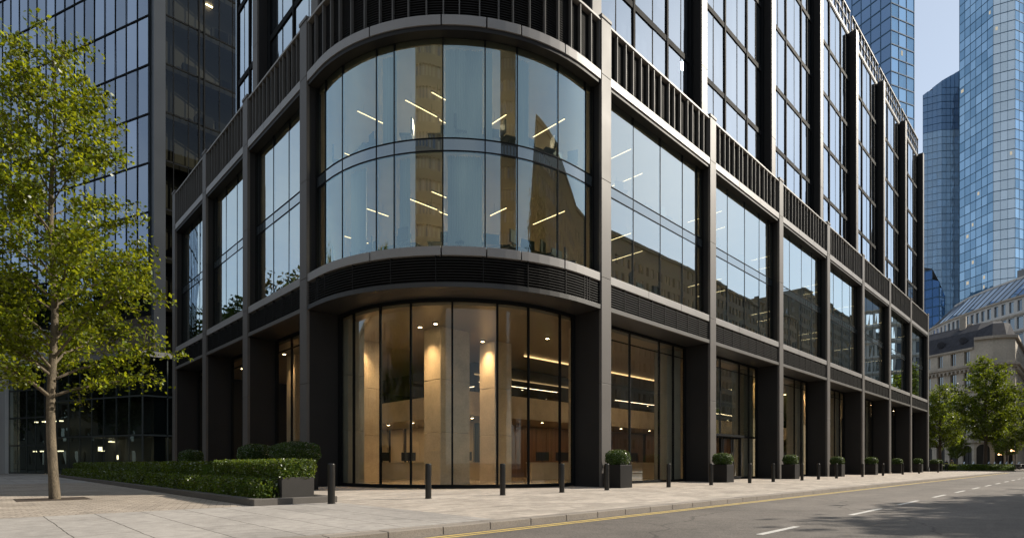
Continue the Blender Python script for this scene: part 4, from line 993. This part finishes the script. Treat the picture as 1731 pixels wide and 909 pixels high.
for i, (px_, Y) in enumerate(((1676, 99), (1686, 97), (1696, 95), (1706, 97), (1716, 95), (1727, 96), (1635, 99), (1650, 98))):
    x, y = at(px_, Y); lb = 'dark motorcycle parked before the stone arches, %s from the left in the row' % ORD[i] if i < 6 else ('dark motorcycle parked behind the low hedge, left of the island tree' if i == 6 else 'dark motorcycle parked just left of the island tree trunk')
    if i == 0: o = mc; o.location = (x, y, .002); o.rotation_euler.z = .6
    else: o = copy_tree(mc, (x, y, .002), .6 + .15 * math.sin(i * 3))
    tag(o, lb, 'motorcycle', 'motorcycles parked before the stone building')
def lamp_post(px_, Y, h, label):
    x, y = at(px_, Y); t = empty('street_lamp', (x, y, .0)); tag(t, label, 'street lamp')
    m_ = MB(); m_.lathe([(.14, 0), (.14, .5), (.08, .6), (.06, h - .6), (.05, h)], 10); m_.build('pole', M['body'], t)
    m_ = MB(); m_.lathe([(.1, h), (.2, h + .5), (.06, h + .7), (.01, h + .85)], 8); m_.build('lantern', M['body'], t)
    m_ = MB(); m_.tube([(0, 0, h * .58), (.5, .5, h * .62)], .03, 6); m_.lathe([(.09, -.12), (.13, .1), (.03, .2)], 8, (.5, .5, h * .6)); m_.build('side_lantern', M['lantern'], t)
lamp_post(1716, 92, 5.2, 'old black lamp post with a small glowing side lantern at the right edge')
lamp_post(1694, 101, 4.4, 'shorter black lamp post with a glowing lantern beside the large arch')

# ------------------------------------------------------------------ generic buildings
def opening_wall(mb_, p0, p1, z0, z1, ops, rec=.3, mi=0, mg=1, arch=()):
    """wall from p0 to p1 (outside on the right of travel) with real recessed openings (s0,s1,za,zb)"""
    t = Vector((p1[0] - p0[0], p1[1] - p0[1])); Ln = t.length; t /= Ln; n = Vector((-t.y, t.x))     # inward
    ss = sorted(set([0, Ln] + [o[0] for o in ops] + [o[1] for o in ops])); zs = sorted(set([z0, z1] + [o[2] for o in ops] + [o[3] for o in ops]))
    P = lambda s, d, z: (p0[0] + t.x * s + n.x * d, p0[1] + t.y * s + n.y * d, z)
    for a, b in zip(ss, ss[1:]):
        run = None
        for c, d in zip(zs, zs[1:]):
            hole = any(o[0] <= a + 1e-6 and o[1] >= b - 1e-6 and o[2] <= c + 1e-6 and o[3] >= d - 1e-6 for o in ops)
            if not hole: mb_.quad(P(a, 0, c), P(b, 0, c), P(b, 0, d), P(a, 0, d), mi)
    for o in ops:
        a, b, c, d = o
        mb_.quad(P(a, 0, c), P(a, rec, c), P(a, rec, d), P(a, 0, d), mi); mb_.quad(P(b, rec, c), P(b, 0, c), P(b, 0, d), P(b, rec, d), mi)
        mb_.quad(P(a, 0, c), P(b, 0, c), P(b, rec, c), P(a, rec, c), mi); mb_.quad(P(a, rec, d), P(b, rec, d), P(b, 0, d), P(a, 0, d), mi)
        if o in arch:
            r_ = (b - a) / 2; cxx = (a + b) / 2; zc = d - r_
            for sgn in (-1, 1):
                pts = [P(cxx + sgn * r_, .01, d)] + [P(cxx + sgn * r_ * math.cos(q), .01, zc + r_ * math.sin(q)) for q in [math.pi / 2 * k / 8 for k in range(9)]]
                mb_.add(pts, [tuple(range(len(pts))) if sgn > 0 else tuple(range(len(pts)))[::-1]], mi)
    return P, Ln
def win(parent, P, o, rec, frame='body', pane='winglass', bars=(1, 1), fw=.07):
    a, b, c, d = o; m_ = MB()
    def bar(s0, s1, za, zb):
        q = [P(s0, rec - .06, za), P(s1, rec - .06, za), P(s1, rec - .06, zb), P(s0, rec - .06, zb)]; q2 = [P(s0, rec + .01, za), P(s1, rec + .01, za), P(s1, rec + .01, zb), P(s0, rec + .01, zb)]
        m_.add(q + q2, [(0, 1, 2, 3), (0, 4, 5, 1), (1, 5, 6, 2), (2, 6, 7, 3), (3, 7, 4, 0)])
    bar(a, a + fw, c, d); bar(b - fw, b, c, d); bar(a + fw, b - fw, c, c + fw); bar(a + fw, b - fw, d - fw, d)
    for i in range(1, bars[0] + 1): s_ = a + (b - a) * i / (bars[0] + 1); bar(s_ - .03, s_ + .03, c + fw, d - fw)
    w = m_.build('window', M[frame], parent)
    m_ = MB(); m_.quad(P(a, rec, c), P(b, rec, c), P(b, rec, d), P(a, rec, d)); m_.build('pane', M[pane], w)
def ledge(mb_, pts, z0, z1, out, mi=0):
    """cornice along an open plan polyline (outside on the right)"""
    o_ = []; i_ = []
    for k, p in enumerate(pts):
        a = Vector(pts[max(k - 1, 0)]); b = Vector(pts[min(k + 1, len(pts) - 1)]); t = (b - a).normalized(); n = Vector((t.y, -t.x))
        o_.append((p[0] + n.x * out, p[1] + n.y * out)); i_.append((p[0] - n.x * .15, p[1] - n.y * .15))
    mb_.ribbon(o_, i_, z0, z1, mi)

# --- classical stone building at the end of the street
cb = empty('stone_building'); tag(cb, 'old pale stone building with arches and a dark slate roof at the street end', 'building')
P0, P1, P2, P3 = c2w(78.8, 138), c2w(86.4, 105), c2w(92.0, 102.6), c2w(122, 132)
mid1 = c2w(88.4, 103.3); mid2 = c2w(90.4, 102.6)
plan = [P0, P1, mid1, mid2, P2, P3]
wl = MB(); wins = []
def seglen(a, b): return math.hypot(b[0] - a[0], b[1] - a[1])
for a, b, kind in ((P0, P1, 'left'), (P1, mid1, 'turn'), (mid1, mid2, 'turn'), (mid2, P2, 'turn'), (P2, P3, 'right')):
    Ln = seglen(a, b); ops = []; ar_ = []
    if kind == 'turn': 
        o = (.35, Ln - .35, .2, 4.6); ops.append(o); ar_.append(o)
        o = (.5, Ln - .5, 9.2, 11.6); ops.append(o)
    else:
        n = int(Ln / 2.6)
        for i in range(n):
            s = Ln - 1.9 - i * 2.6 if kind == 'left' else .8 + i * 2.6
            g = (s - .2, s + 1.5, .2, 4.4); ops.append(g); ar_.append(g)
            for za, zb in ((6.6, 9.), (11.2, 13.9), (15.6, 18.2)): ops.append((s, s + 1.2, za, zb))
            ops.append((s + .05, s + 1.1, 19.9, 22.2))
    P, _ = opening_wall(wl, a, b, 0, 24.4 if kind == 'turn' else (24.4 if kind == 'right' else 22.6), ops, .35, arch=ar_)
    wins.append((P, ops))
wo = wl.build('wall', M['limestone'], cb)
for P, ops in wins:
    for o in ops[:60]:
        if o[1] - o[0] > .1: win(cb, P, o, .35, 'limedark' if o[2] > 1 else 'body', 'winglass' if o[2] > 1 else 'darkin')
m_ = MB()
for z0_, z1_, ot in ((4.9, 5.5, .35), (10.2, 10.5, .2), (14.5, 14.8, .2), (18.7, 19.1, .35), (19.1, 19.5, .65)): ledge(m_, plan, z0_, z1_, ot)
ledge(m_, plan[1:], 24.0, 24.5, .4); ledge(m_, plan[:2], 22.4, 22.75, .3)
# brackets under the main cornice
for a, b in ((P0, P1), (P2, P3)):
    Ln = seglen(a, b); t = Vector((b[0] - a[0], b[1] - a[1])) / Ln; n = Vector((t.y, -t.x))
    for i in range(int(Ln / .8)):
        c = (a[0] + t.x * (i + .5) * .8, a[1] + t.y * (i + .5) * .8); m_.obox(c, t, .3, n, .05, .5, 18.2, 18.68)
m_.build('cornice', M['limedark'], cb)
inn = [c2w(84.2, 140), c2w(91.5, 109.5), c2w(93.0, 108.5), c2w(94.2, 108.2), c2w(96, 109.5), c2w(118, 136)]
m_ = MB(); ro = [(p[0], p[1], 22.7 if k < 2 else 24.5) for k, p in enumerate(plan)]; ri = [(p[0], p[1], 28.4) for p in inn]
mid_ = [tuple(np.array(a) * .55 + np.array(b) * .45 + np.array([0, 0, 1.1])) for a, b in zip(ro, ri)]
for k in range(5): m_.quad(ro[k], ro[k + 1], mid_[k + 1], mid_[k]); m_.quad(mid_[k], mid_[k + 1], ri[k + 1], ri[k])
m_.add(ri, [tuple(range(6))]); roof_o = m_.build('roof', M['slate'], cb)
for i in range(5):
    a, b = Vector(P1), Vector(P0); t = (b - a).normalized(); n = Vector((t.y, -t.x)); c = a + t * (2.2 + i * 4.4)
    c = c + Vector((-(-t.y), -t.x)) * 0
    inw = (Vector(inn[1]) - Vector(P1)).normalized(); c = c + inw * 1.5
    m_ = MB(); m_.tube([(c.x - inw.x * .7, c.y - inw.y * .7, 24.6), (c.x + inw.x * 1.6, c.y + inw.y * 1.6, 24.7)], .62, 12); m_.build('dormer', M['slate'], cb)
m_ = MB(); m_.prism([c2w(122, 132), c2w(118, 136), c2w(84.2, 140), c2w(78.8, 138)], 0, 20); m_.build('back_wall', M['limestone'], cb)
m_ = MB()
for px_ in (0,):
    for k in (0, 1): 
        q = c2w(90 + 3 * k, 112 + 2 * k); m_.box(q[0] - .6, q[0] + .6, q[1] - .5, q[1] + .5, 27.5, 30.2 - k)
m_.build('chimney', M['limedark'], cb)

# --- curved pale building with a sloping glass roof behind it
mbd = empty('curved_building'); tag(mbd, 'curved pale office building with rows of windows and a sloping grey glass roof', 'building')
pl = [c2w(*p) for p in ((126, 172), (121.2, 162), (119.3, 154), (118.5, 147), (118.1, 140), (118.2, 134), (118.8, 128), (120.4, 121), (123.5, 113), (128, 106))]
pin = [c2w(*p) for p in ((133, 170), (127.6, 161.5), (125.3, 154), (124.4, 147), (124.2, 140), (124.3, 134), (125, 128), (126.5, 122), (129.2, 115), (133, 109))]
wl = MB(); wins = []
for a, b in zip(pl, pl[1:]):
    Ln = seglen(a, b); n = max(2, round(Ln / 2.0)); ops = []
    for i in range(n):
        s = Ln * (i + .5) / n
        for z in (12, 16, 20, 24, 28, 32): ops.append((s - .75, s + .75, z + .5, z + 3.3))
        ops.append((s - .55, s + .55, 36.6, 39.2))
    P, _ = opening_wall(wl, a, b, 0, 40, ops, .3); wins.append((P, ops))
wl.build('wall', M['whitepanel'], mbd)
cnt = 0
for P, ops in wins[2:8]:
    m_ = MB()
    for o in ops: m_.quad(P(o[0], .3, o[2]), P(o[1], .3, o[2]), P(o[1], .3, o[3]), P(o[0], .3, o[3]))
    m_.build('window_row', M['roofpane'], mbd)
m_ = MB()
for z in (15.6, 19.6, 23.6, 27.6, 31.6, 35.6): ledge(m_, pl, z, z + .45, .25)
ledge(m_, pl, 39.7, 40.1, .35); m_.build('ledge', M['limedark'], mbd)
m_ = MB()
for k in range(len(pl) - 1):
    for j in range(3):
        t0, t1 = j / 3, (j + 1) / 3; lp = lambda a, b, t: (a[0] + (b[0] - a[0]) * t, a[1] + (b[1] - a[1]) * t)
        q = [(*lp(pl[k], pl[k + 1], t0), 40.1), (*lp(pl[k], pl[k + 1], t1), 40.1), (*lp(pin[k], pin[k + 1], t1), 46.2), (*lp(pin[k], pin[k + 1], t0), 46.2)]
        m_.quad(*q)
rf = m_.build('roof', M['roofpane'], mbd)
m_ = MB()
for k in range(len(pl) - 1):
    for j in range(3):
        t0 = j / 3; a = lp(pl[k], pl[k + 1], t0); b = lp(pin[k], pin[k + 1], t0); m_.tube([(a[0], a[1], 40.15), (b[0], b[1], 46.25)], .09, 4)
m_.build('roof_rib', M['greypanel'], rf)
m_ = MB(); ledge(m_, pin, 46.0, 46.5, .2); m_.build('ridge', M['whitepanel'], mbd)
m_ = MB(); m_.add([(p[0], p[1], 46.2) for p in pin] + [(*c2w(160, 180), 46.2), ][:0], [tuple(range(len(pin)))]); m_.build('roof_deck', M['greypanel'], mbd)
m_ = MB(); q = [c2w(126, 140), c2w(128, 140), c2w(134, 118), c2w(131, 118)]; m_.prism(q, 46.3, 49.0); m_.build('plant_room', M['greypanel'], mbd)

# --- towers
def tower(name, label, plan_, z0, z1, fh, pw, faces, top=None, crown=None, lit=0, closed=True, line_m='towline', th=(.12, .35), seed=1, bandf=None):
    """faces: material name per plan edge; top: list of z per plan vertex"""
    T = empty(name); tag(T, label, 'tower')
    rr = random.Random(seed); n = len(plan_); tops = top or [z1] * n
    for e in range(n):
        a, b = Vector(plan_[e]), Vector(plan_[(e + 1) % n]); Ln = (b - a).length; t = (b - a) / Ln; nn = Vector((t.y, -t.x)); mname = faces[e]
        if mname is None: mname = faces[0]
        vis = faces[e] is not None
        np_ = max(1, round(Ln / pw)) if vis else 1; nf = max(1, round((z1 - z0) / fh)) if vis else 1
        m_ = MB(); g_ = MB(); lt = MB()
        for f in range(nf):
            za, zb = z0 + (z1 - z0) * f / nf, z0 + (z1 - z0) * (f + 1) / nf
            for i in range(np_):
                s0, s1 = i / np_, (i + 1) / np_
                ta = tops[e] + (tops[(e + 1) % n] - tops[e]) * s0; tb = tops[e] + (tops[(e + 1) % n] - tops[e]) * s1
                if za >= min(ta, tb): continue
                j = [rr.uniform(-.02, .02) for _ in range(4)]
                A = a + t * (s0 * Ln); C = a + t * (s1 * Ln)
                w = lambda P_, jj: (P_.x + nn.x * jj, P_.y + nn.y * jj)
                m_.quad((*w(A, j[0]), za), (*w(C, j[1]), za), (*w(C, j[2]), min(zb, tb)), (*w(A, j[3]), min(zb, ta)))
                if vis and rr.random() < lit:
                    A2 = A + t * .3 * Ln / np_; C2 = A + t * rr.uniform(.5, .8) * Ln / np_; zc = za + (zb - za) * .45
                    lt.quad((*w(A2, .06), zc), (*w(C2, .06), zc), (*w(C2, .06), zb - .8), (*w(A2, .06), zb - .8))
        cw = m_.build('curtain_wall', M[mname], T)
        if vis:
            for f in range(nf + 1):
                z = z0 + (z1 - z0) * f / nf
                if z > min(tops[e], tops[(e + 1) % n]) - .1: continue
                g_.obox((a + b) / 2, t, Ln, nn, .03, .03 + th[0], z, z + th[1])
            for i in range(np_ + 1):
                s = i / np_; zt = tops[e] + (tops[(e + 1) % n] - tops[e]) * s
                g_.obox(a + t * (s * Ln), t, th[0], nn, .03, .025 + th[0], z0, zt)
            g_.build('mullion_grid', M[line_m], cw)
            if lt.v:
                for q in range(0, len(lt.v), 4):
                    l1 = MB(); l1.quad(*lt.v[q:q + 4]); l1.build('lit_window', M['lit'], cw)
    m_ = MB(); m_.add([(p[0], p[1], zt - .3) for p, zt in zip(plan_, tops)], [tuple(range(n))]); m_.build('roof', M['greypanel'], T)
    return T
def pc(*pts): return [c2w(*p) for p in pts]
def ray(px_, Y): return ((px_ - 865.5) / 949 * Y, Y)
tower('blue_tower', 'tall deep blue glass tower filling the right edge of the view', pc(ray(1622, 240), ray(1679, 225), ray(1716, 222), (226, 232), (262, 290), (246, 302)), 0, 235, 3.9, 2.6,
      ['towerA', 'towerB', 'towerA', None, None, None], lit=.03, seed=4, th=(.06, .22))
q0, q1, q2 = ray(1560, 300), ray(1592, 296.5), ray(1650, 296)
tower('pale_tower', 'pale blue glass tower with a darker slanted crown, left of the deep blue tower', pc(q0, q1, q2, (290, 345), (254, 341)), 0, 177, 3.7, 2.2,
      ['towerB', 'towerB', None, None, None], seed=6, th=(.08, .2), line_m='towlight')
tt = tower('tower_crown', 'dark slanted glass crown', pc(q0, q1, q2, (290, 345), (254, 341)), 177.02, 214, 3.7, 2.2, ['towerD', 'towerD', None, None, None], top=[197.5, 203, 213, 213, 200], seed=8, th=(.08, .2))
pt_ = [o for o in COL.objects if o.name == 'pale_tower'][0]
for k in list(tt.children):
    for g in list(k.children): pass
for k in list(tt.children): k.parent = pt_
bpy.data.objects.remove(tt)
tower('hidden_tower', 'blue glass tower rising behind the roof of the office block', pc(ray(1440, 190), ray(1506, 178), ray(1545, 182), (140, 215), (112, 215)), 0, 190, 4.3, 3.4, ['towerC', 'towerA', None, None, None], lit=.035, seed=9, th=(.12, .3))
tower('stepped_block', 'dark stepped glass block low between the office block and the pale tower', pc(ray(1540, 230), ray(1576, 224), ray(1588, 222), ray(1597, 224), (180, 260), (160, 260)), 0, 78, 3.8, 2.4, ['towerC', 'towerC', 'towerC', None, None, None], top=[82, 79, 73, 68, 68, 82], seed=10)
# buildings that close the left and the rear of the view
LT = empty('side_tower'); tag(LT, 'dark glass tower behind the tree on the left, its front mirroring the sky', 'tower')
LC = Vector((1.6, 43.5)); ld = Vector((-.386, .922)); LTH = 72; FH = 4.3
def face_panels(a, t, Ln, nn, z0, z1, nv, nf, mat, jit, parent, zoff=0, irregular=None, mull=(.06, .12), bold=(), grid='frame'):
    m_ = MB(); g_ = MB(); rr = random.Random(17)
    ss = irregular or [i / nv for i in range(nv + 1)]
    for f in range(nf):
        za, zb = z0 + (z1 - z0) * f / nf, z0 + (z1 - z0) * (f + 1) / nf
        for s0, s1 in zip(ss, ss[1:]):
            A = a + t * s0 * Ln; C = a + t * s1 * Ln; j = [rr.uniform(-jit, jit) for _ in range(4)]
            w = lambda P_, jj: (P_.x + nn.x * jj, P_.y + nn.y * jj)
            m_.quad((*w(A, j[0]), za), (*w(C, j[1]), za), (*w(C, j[2]), zb), (*w(A, j[3]), zb))
        g_.obox(a + t * Ln / 2, t, Ln, nn, .02, .06, za - .06, za + .08)
    for i, s in enumerate(ss): g_.obox(a + t * s * Ln, t, mull[1] if i in bold else mull[0], nn, .02, .14 if i in bold else .06, z0, z1)
    o = m_.build('curtain_wall', mat, parent); g_.build('mullion_grid', M[grid], o); return o
nl = Vector((-ld.y, ld.x)) ; nl = nl if nl.x < 0 else -nl
face_panels(LC + ld * .9, ld, 42, nl, 14.7, LTH, 27, 13, M['nearglass'], .012, LT)
m_ = MB(); m_.box(LC.x - .15, LC.x + .75, LC.y - .12, LC.y + .9, 0, LTH); m_.build('corner_post', M['towerpost'], LT)
m_ = MB(); e_ = LC + ld * 43; m_.prism([(LC.x + .3, LC.y + .9), (46, LC.y + 9), (46, LC.y + 40), (e_.x + 2.2, e_.y)], 14.5, LTH - .3); m_.build('inner_core', M['darkin'], LT)
fx = Vector((1, 0)); fa = Vector((LC.x + .75, LC.y)); 
irr = [0, .65, 1.86, 2.74, 3.17, 4.5, 5.7, 6.9, 8.2, 9.5, 11, 13, 16, 20, 25, 32, 42]; face_panels(fa, fx, 42, Vector((0, -1)), 10.7, LTH, 0, 14, M['neardark'], .006, LT, irregular=[v / 42 for v in irr], bold=(3, 4))
rr = random.Random(5); sl2 = MB()
for f in range(14):
    z = 10.7 + (LTH - 10.7) * f / 14; sl2.box(fa.x + .1, 46, LC.y + .3, LC.y + 9, z - .3, z + .3)
sl2.build('floor_slab', M['darkin'], LT)
lp2 = MB(); 
for f in range(1, 14):
    z = 10.7 + (LTH - 10.7) * (f + 1) / 14 - .42
    for q in range(5):
        if rr.random() < .9:
            x = fa.x + .8 + rr.uniform(0, 7); y = LC.y + rr.uniform(1.2, 6); lp2.box(x, x + rr.choice((.2, .2, .6)), y, y + .15, z, z + .06)
lp2.build('ceiling_lamp', M['dim'], LT)
m_ = MB()
for f in range(14):
    z = 10.7 + (LTH - 10.7) * f / 14 + .3
    for q in range(4):
        x = fa.x + .6 + rr.uniform(0, 8); m_.box(x, x + rr.uniform(.5, 1.4), LC.y + .6, LC.y + 1.1, z, z + rr.uniform(.7, 1.3))
    x = fa.x + rr.uniform(1, 5); m_.box(x, x + 2.4, LC.y + 6, LC.y + 6.2, z, z + 3.6, 1)
m_.build('furniture', [M['black'], M['corewall']], LT)
# podium
PO = empty('glass_podium'); tag(PO, 'low dark glass podium with slim mullions at the foot of the side tower', 'building')
PC_ = Vector((.45, 42.6)); 
def podface(a, t, Ln, nn, nv):
    o = face_panels(a, t, Ln, nn, .05, 10.3, nv, 3, M['podglass'], .006, PO, mull=(.08, .08), grid='podbar'); return o
podface(PC_, ld, 14, Vector((-ld.y, ld.x)) if -ld.y < 0 else Vector((ld.y, -ld.x)), 8); podface(PC_, fx, 30, Vector((0, -1)), 16)
e2 = PC_ + ld * 14
m_ = MB(); m_.prism([(PC_.x - .25, PC_.y - .2), (PC_.x + 30, PC_.y - .2), (PC_.x + 30, PC_.y + 8), (e2.x + .1, e2.y), (e2.x - .25, e2.y - .1)], 10.3, 10.75); m_.build('roof', M['greypanel'], PO)
m_ = MB(); m_.prism([(PC_.x + 1.5, PC_.y + 4), (PC_.x + 30, PC_.y + 4), (PC_.x + 30, PC_.y + 26), (e2.x + 4, e2.y)], 0, 10.2); m_.build('inner_wall', M['greypanel'], PO)
m_ = MB(); 
for q in range(26):
    x = PC_.x + rr.uniform(1, 14) - q * .18; y = PC_.y + 2.4 + q * .42; z = rr.choice((3.1, 3.1, 6.5, 2.2, 1.4)); m_.box(x, x + rr.choice((.15, .3, .8)), y, y + .15, z, z + rr.choice((.08, .08, .4)))
m_.build('lobby_lamp', M['dim2'], PO)
m_ = MB(); 
for z in (3.4, 6.9): m_.prism([(PC_.x + .6, PC_.y + .5), (PC_.x + 30, PC_.y + .5), (PC_.x + 30, PC_.y + 4), (PC_.x + 1.6, PC_.y + 4), (e2.x + 4, e2.y), (e2.x + .5, e2.y)], z, z + .3)
m_.build('floor_slab', M['darkin'], PO)
# white stone portal further left
WP = empty('stone_portal'); tag(WP, 'plain white stone portal framing dark glass at the far left', 'building')
pa = PC_ + ld * 14.3; n2 = Vector((-ld.y, ld.x)); n2 = n2 if n2.x > 0 else -n2      # inward
m_ = MB(); m_.obox(pa + ld * 7, ld, 14, -n2, -.9, .35, 11.0, 13.9); m_.obox(pa + ld * 10, ld, 7.9, -n2, -.9, .348, 0, 10.99); m_.build('frame', M['whitestone'], WP, bevel=.02)
o = face_panels(pa, ld, 6.0, -n2, .05, 10.95, 4, 4, M['podglass'], .006, WP, grid='podbar')
m_ = MB(); m_.obox(pa + ld * 4, ld, 14, n2, 3, 3.4, 0, 11.5); m_.build('inner_wall', M['darkin'], WP)
m_ = MB()
for q in range(12): 
    c = pa + ld * rr.uniform(.3, 5) + n2 * 1.5; z = rr.choice((2.2, 2.2, 5.2)); m_.box(c.x, c.x + .3, c.y, c.y + .3, z, z + .1)
m_.build('lobby_lamp', M['dim2'], WP)

# --- the far side of the street and what stands behind the viewer (seen mirrored in the glass)
def block(name, label, p0, p1, depth, h, fh=3.8, ww=2.4, wall='oppwall', cat='building', gap=1.3, grp=None):
    T = empty(name); tag(T, label, cat, grp)
    t = Vector((p1[0] - p0[0], p1[1] - p0[1])); Ln = t.length; t /= Ln; n = Vector((-t.y, t.x)); a = Vector(p0); b = Vector(p1); c = b + n * depth; d = a + n * depth
    m_ = MB(); gl = MB(); rq = random.Random(int(abs(p0[0]) * 7))
    for (u, v) in ((a, b), (b, c), (d, a)):
        L2 = (v - u).length; nw = max(1, int(L2 / ww)); ops = []
        for f in range(int(h / fh)):
            for i in range(nw): s = L2 * (i + .5) / nw; ops.append((s - (ww - gap) / 2, s + (ww - gap) / 2, f * fh + .9, f * fh + 3.1))
        P, _ = opening_wall(m_, (u.x, u.y), (v.x, v.y), 0, h, ops, .35)
        for o in ops: gl.quad(P(o[0], .35, o[2]), P(o[1], .35, o[2]), P(o[1], .35, o[3]), P(o[0], .35, o[3]), rq.choice((0, 0, 1, 2)))
    m_.quad((c.x, c.y, 0), (d.x, d.y, 0), (d.x, d.y, h), (c.x, c.y, h)); m_.quad((a.x, a.y, h), (b.x, b.y, h), (c.x, c.y, h), (d.x, d.y, h))
    m_.build('wall', M[wall], T); gl.build('glazing', [M['winglass'], M['corewall'], M['greypanel']], T)
    m_ = MB(); ledge(m_, [(d.x, d.y), (a.x, a.y), (b.x, b.y), (c.x, c.y)], h - .5, h + .3, .5); m_.build('cornice', M[wall], T)
    return T
block('stone_block', 'long grey stone office block facing the street from the far side', (128, -60), (20, -60), 30, 53)
for x_, y_, s_, lb in ((19, -53, 2.7, 'very tall dark tree at the near corner of the long stone block'), (10, -56, 2.0, 'tall dark tree beside the corner of the long stone block'), (-3, -58, 1.7, 'dark tree standing alone behind the viewer')):
    copy_tree(st, (x_, y_, -.12), x_, lb, (s_ * .8, s_ * .8, s_))['group'] = 'trees behind the viewer'
block('stone_block', 'second grey stone block farther along the far side of the street', (210, -60), (128.1, -60), 30, 53.2)
block('stone_block', 'farthest grey stone block on the far side of the street', (340, -60), (212, -60), 30, 66)
for lb, c, w, h in (('tall brown stone tower rising behind the viewer on the left', (-30, -52), 26, 110), ('slim brown stone tower rising behind the viewer on the right', (47, -44), 15, 120)):
    cw_ = Vector(c2w(*c)); tgt = Vector(c2w(-1, 21)); dv = (tgt - cw_).normalized(); tv = Vector((dv.y, -dv.x)); p0 = cw_ - tv * w / 2; p1 = cw_ + tv * w / 2
    nrm = Vector((-(p1 - p0).y, (p1 - p0).x))
    if nrm.dot(dv) > 0: p0, p1 = p1, p0
    block('stone_tower', lb, (p0.x, p0.y), (p1.x, p1.y), 14, h, 4, 3., 'concrete', 'tower')
block('stone_block', 'low stone block across the side street on the left', (-43, -10), (-43, 190), 20, 21)
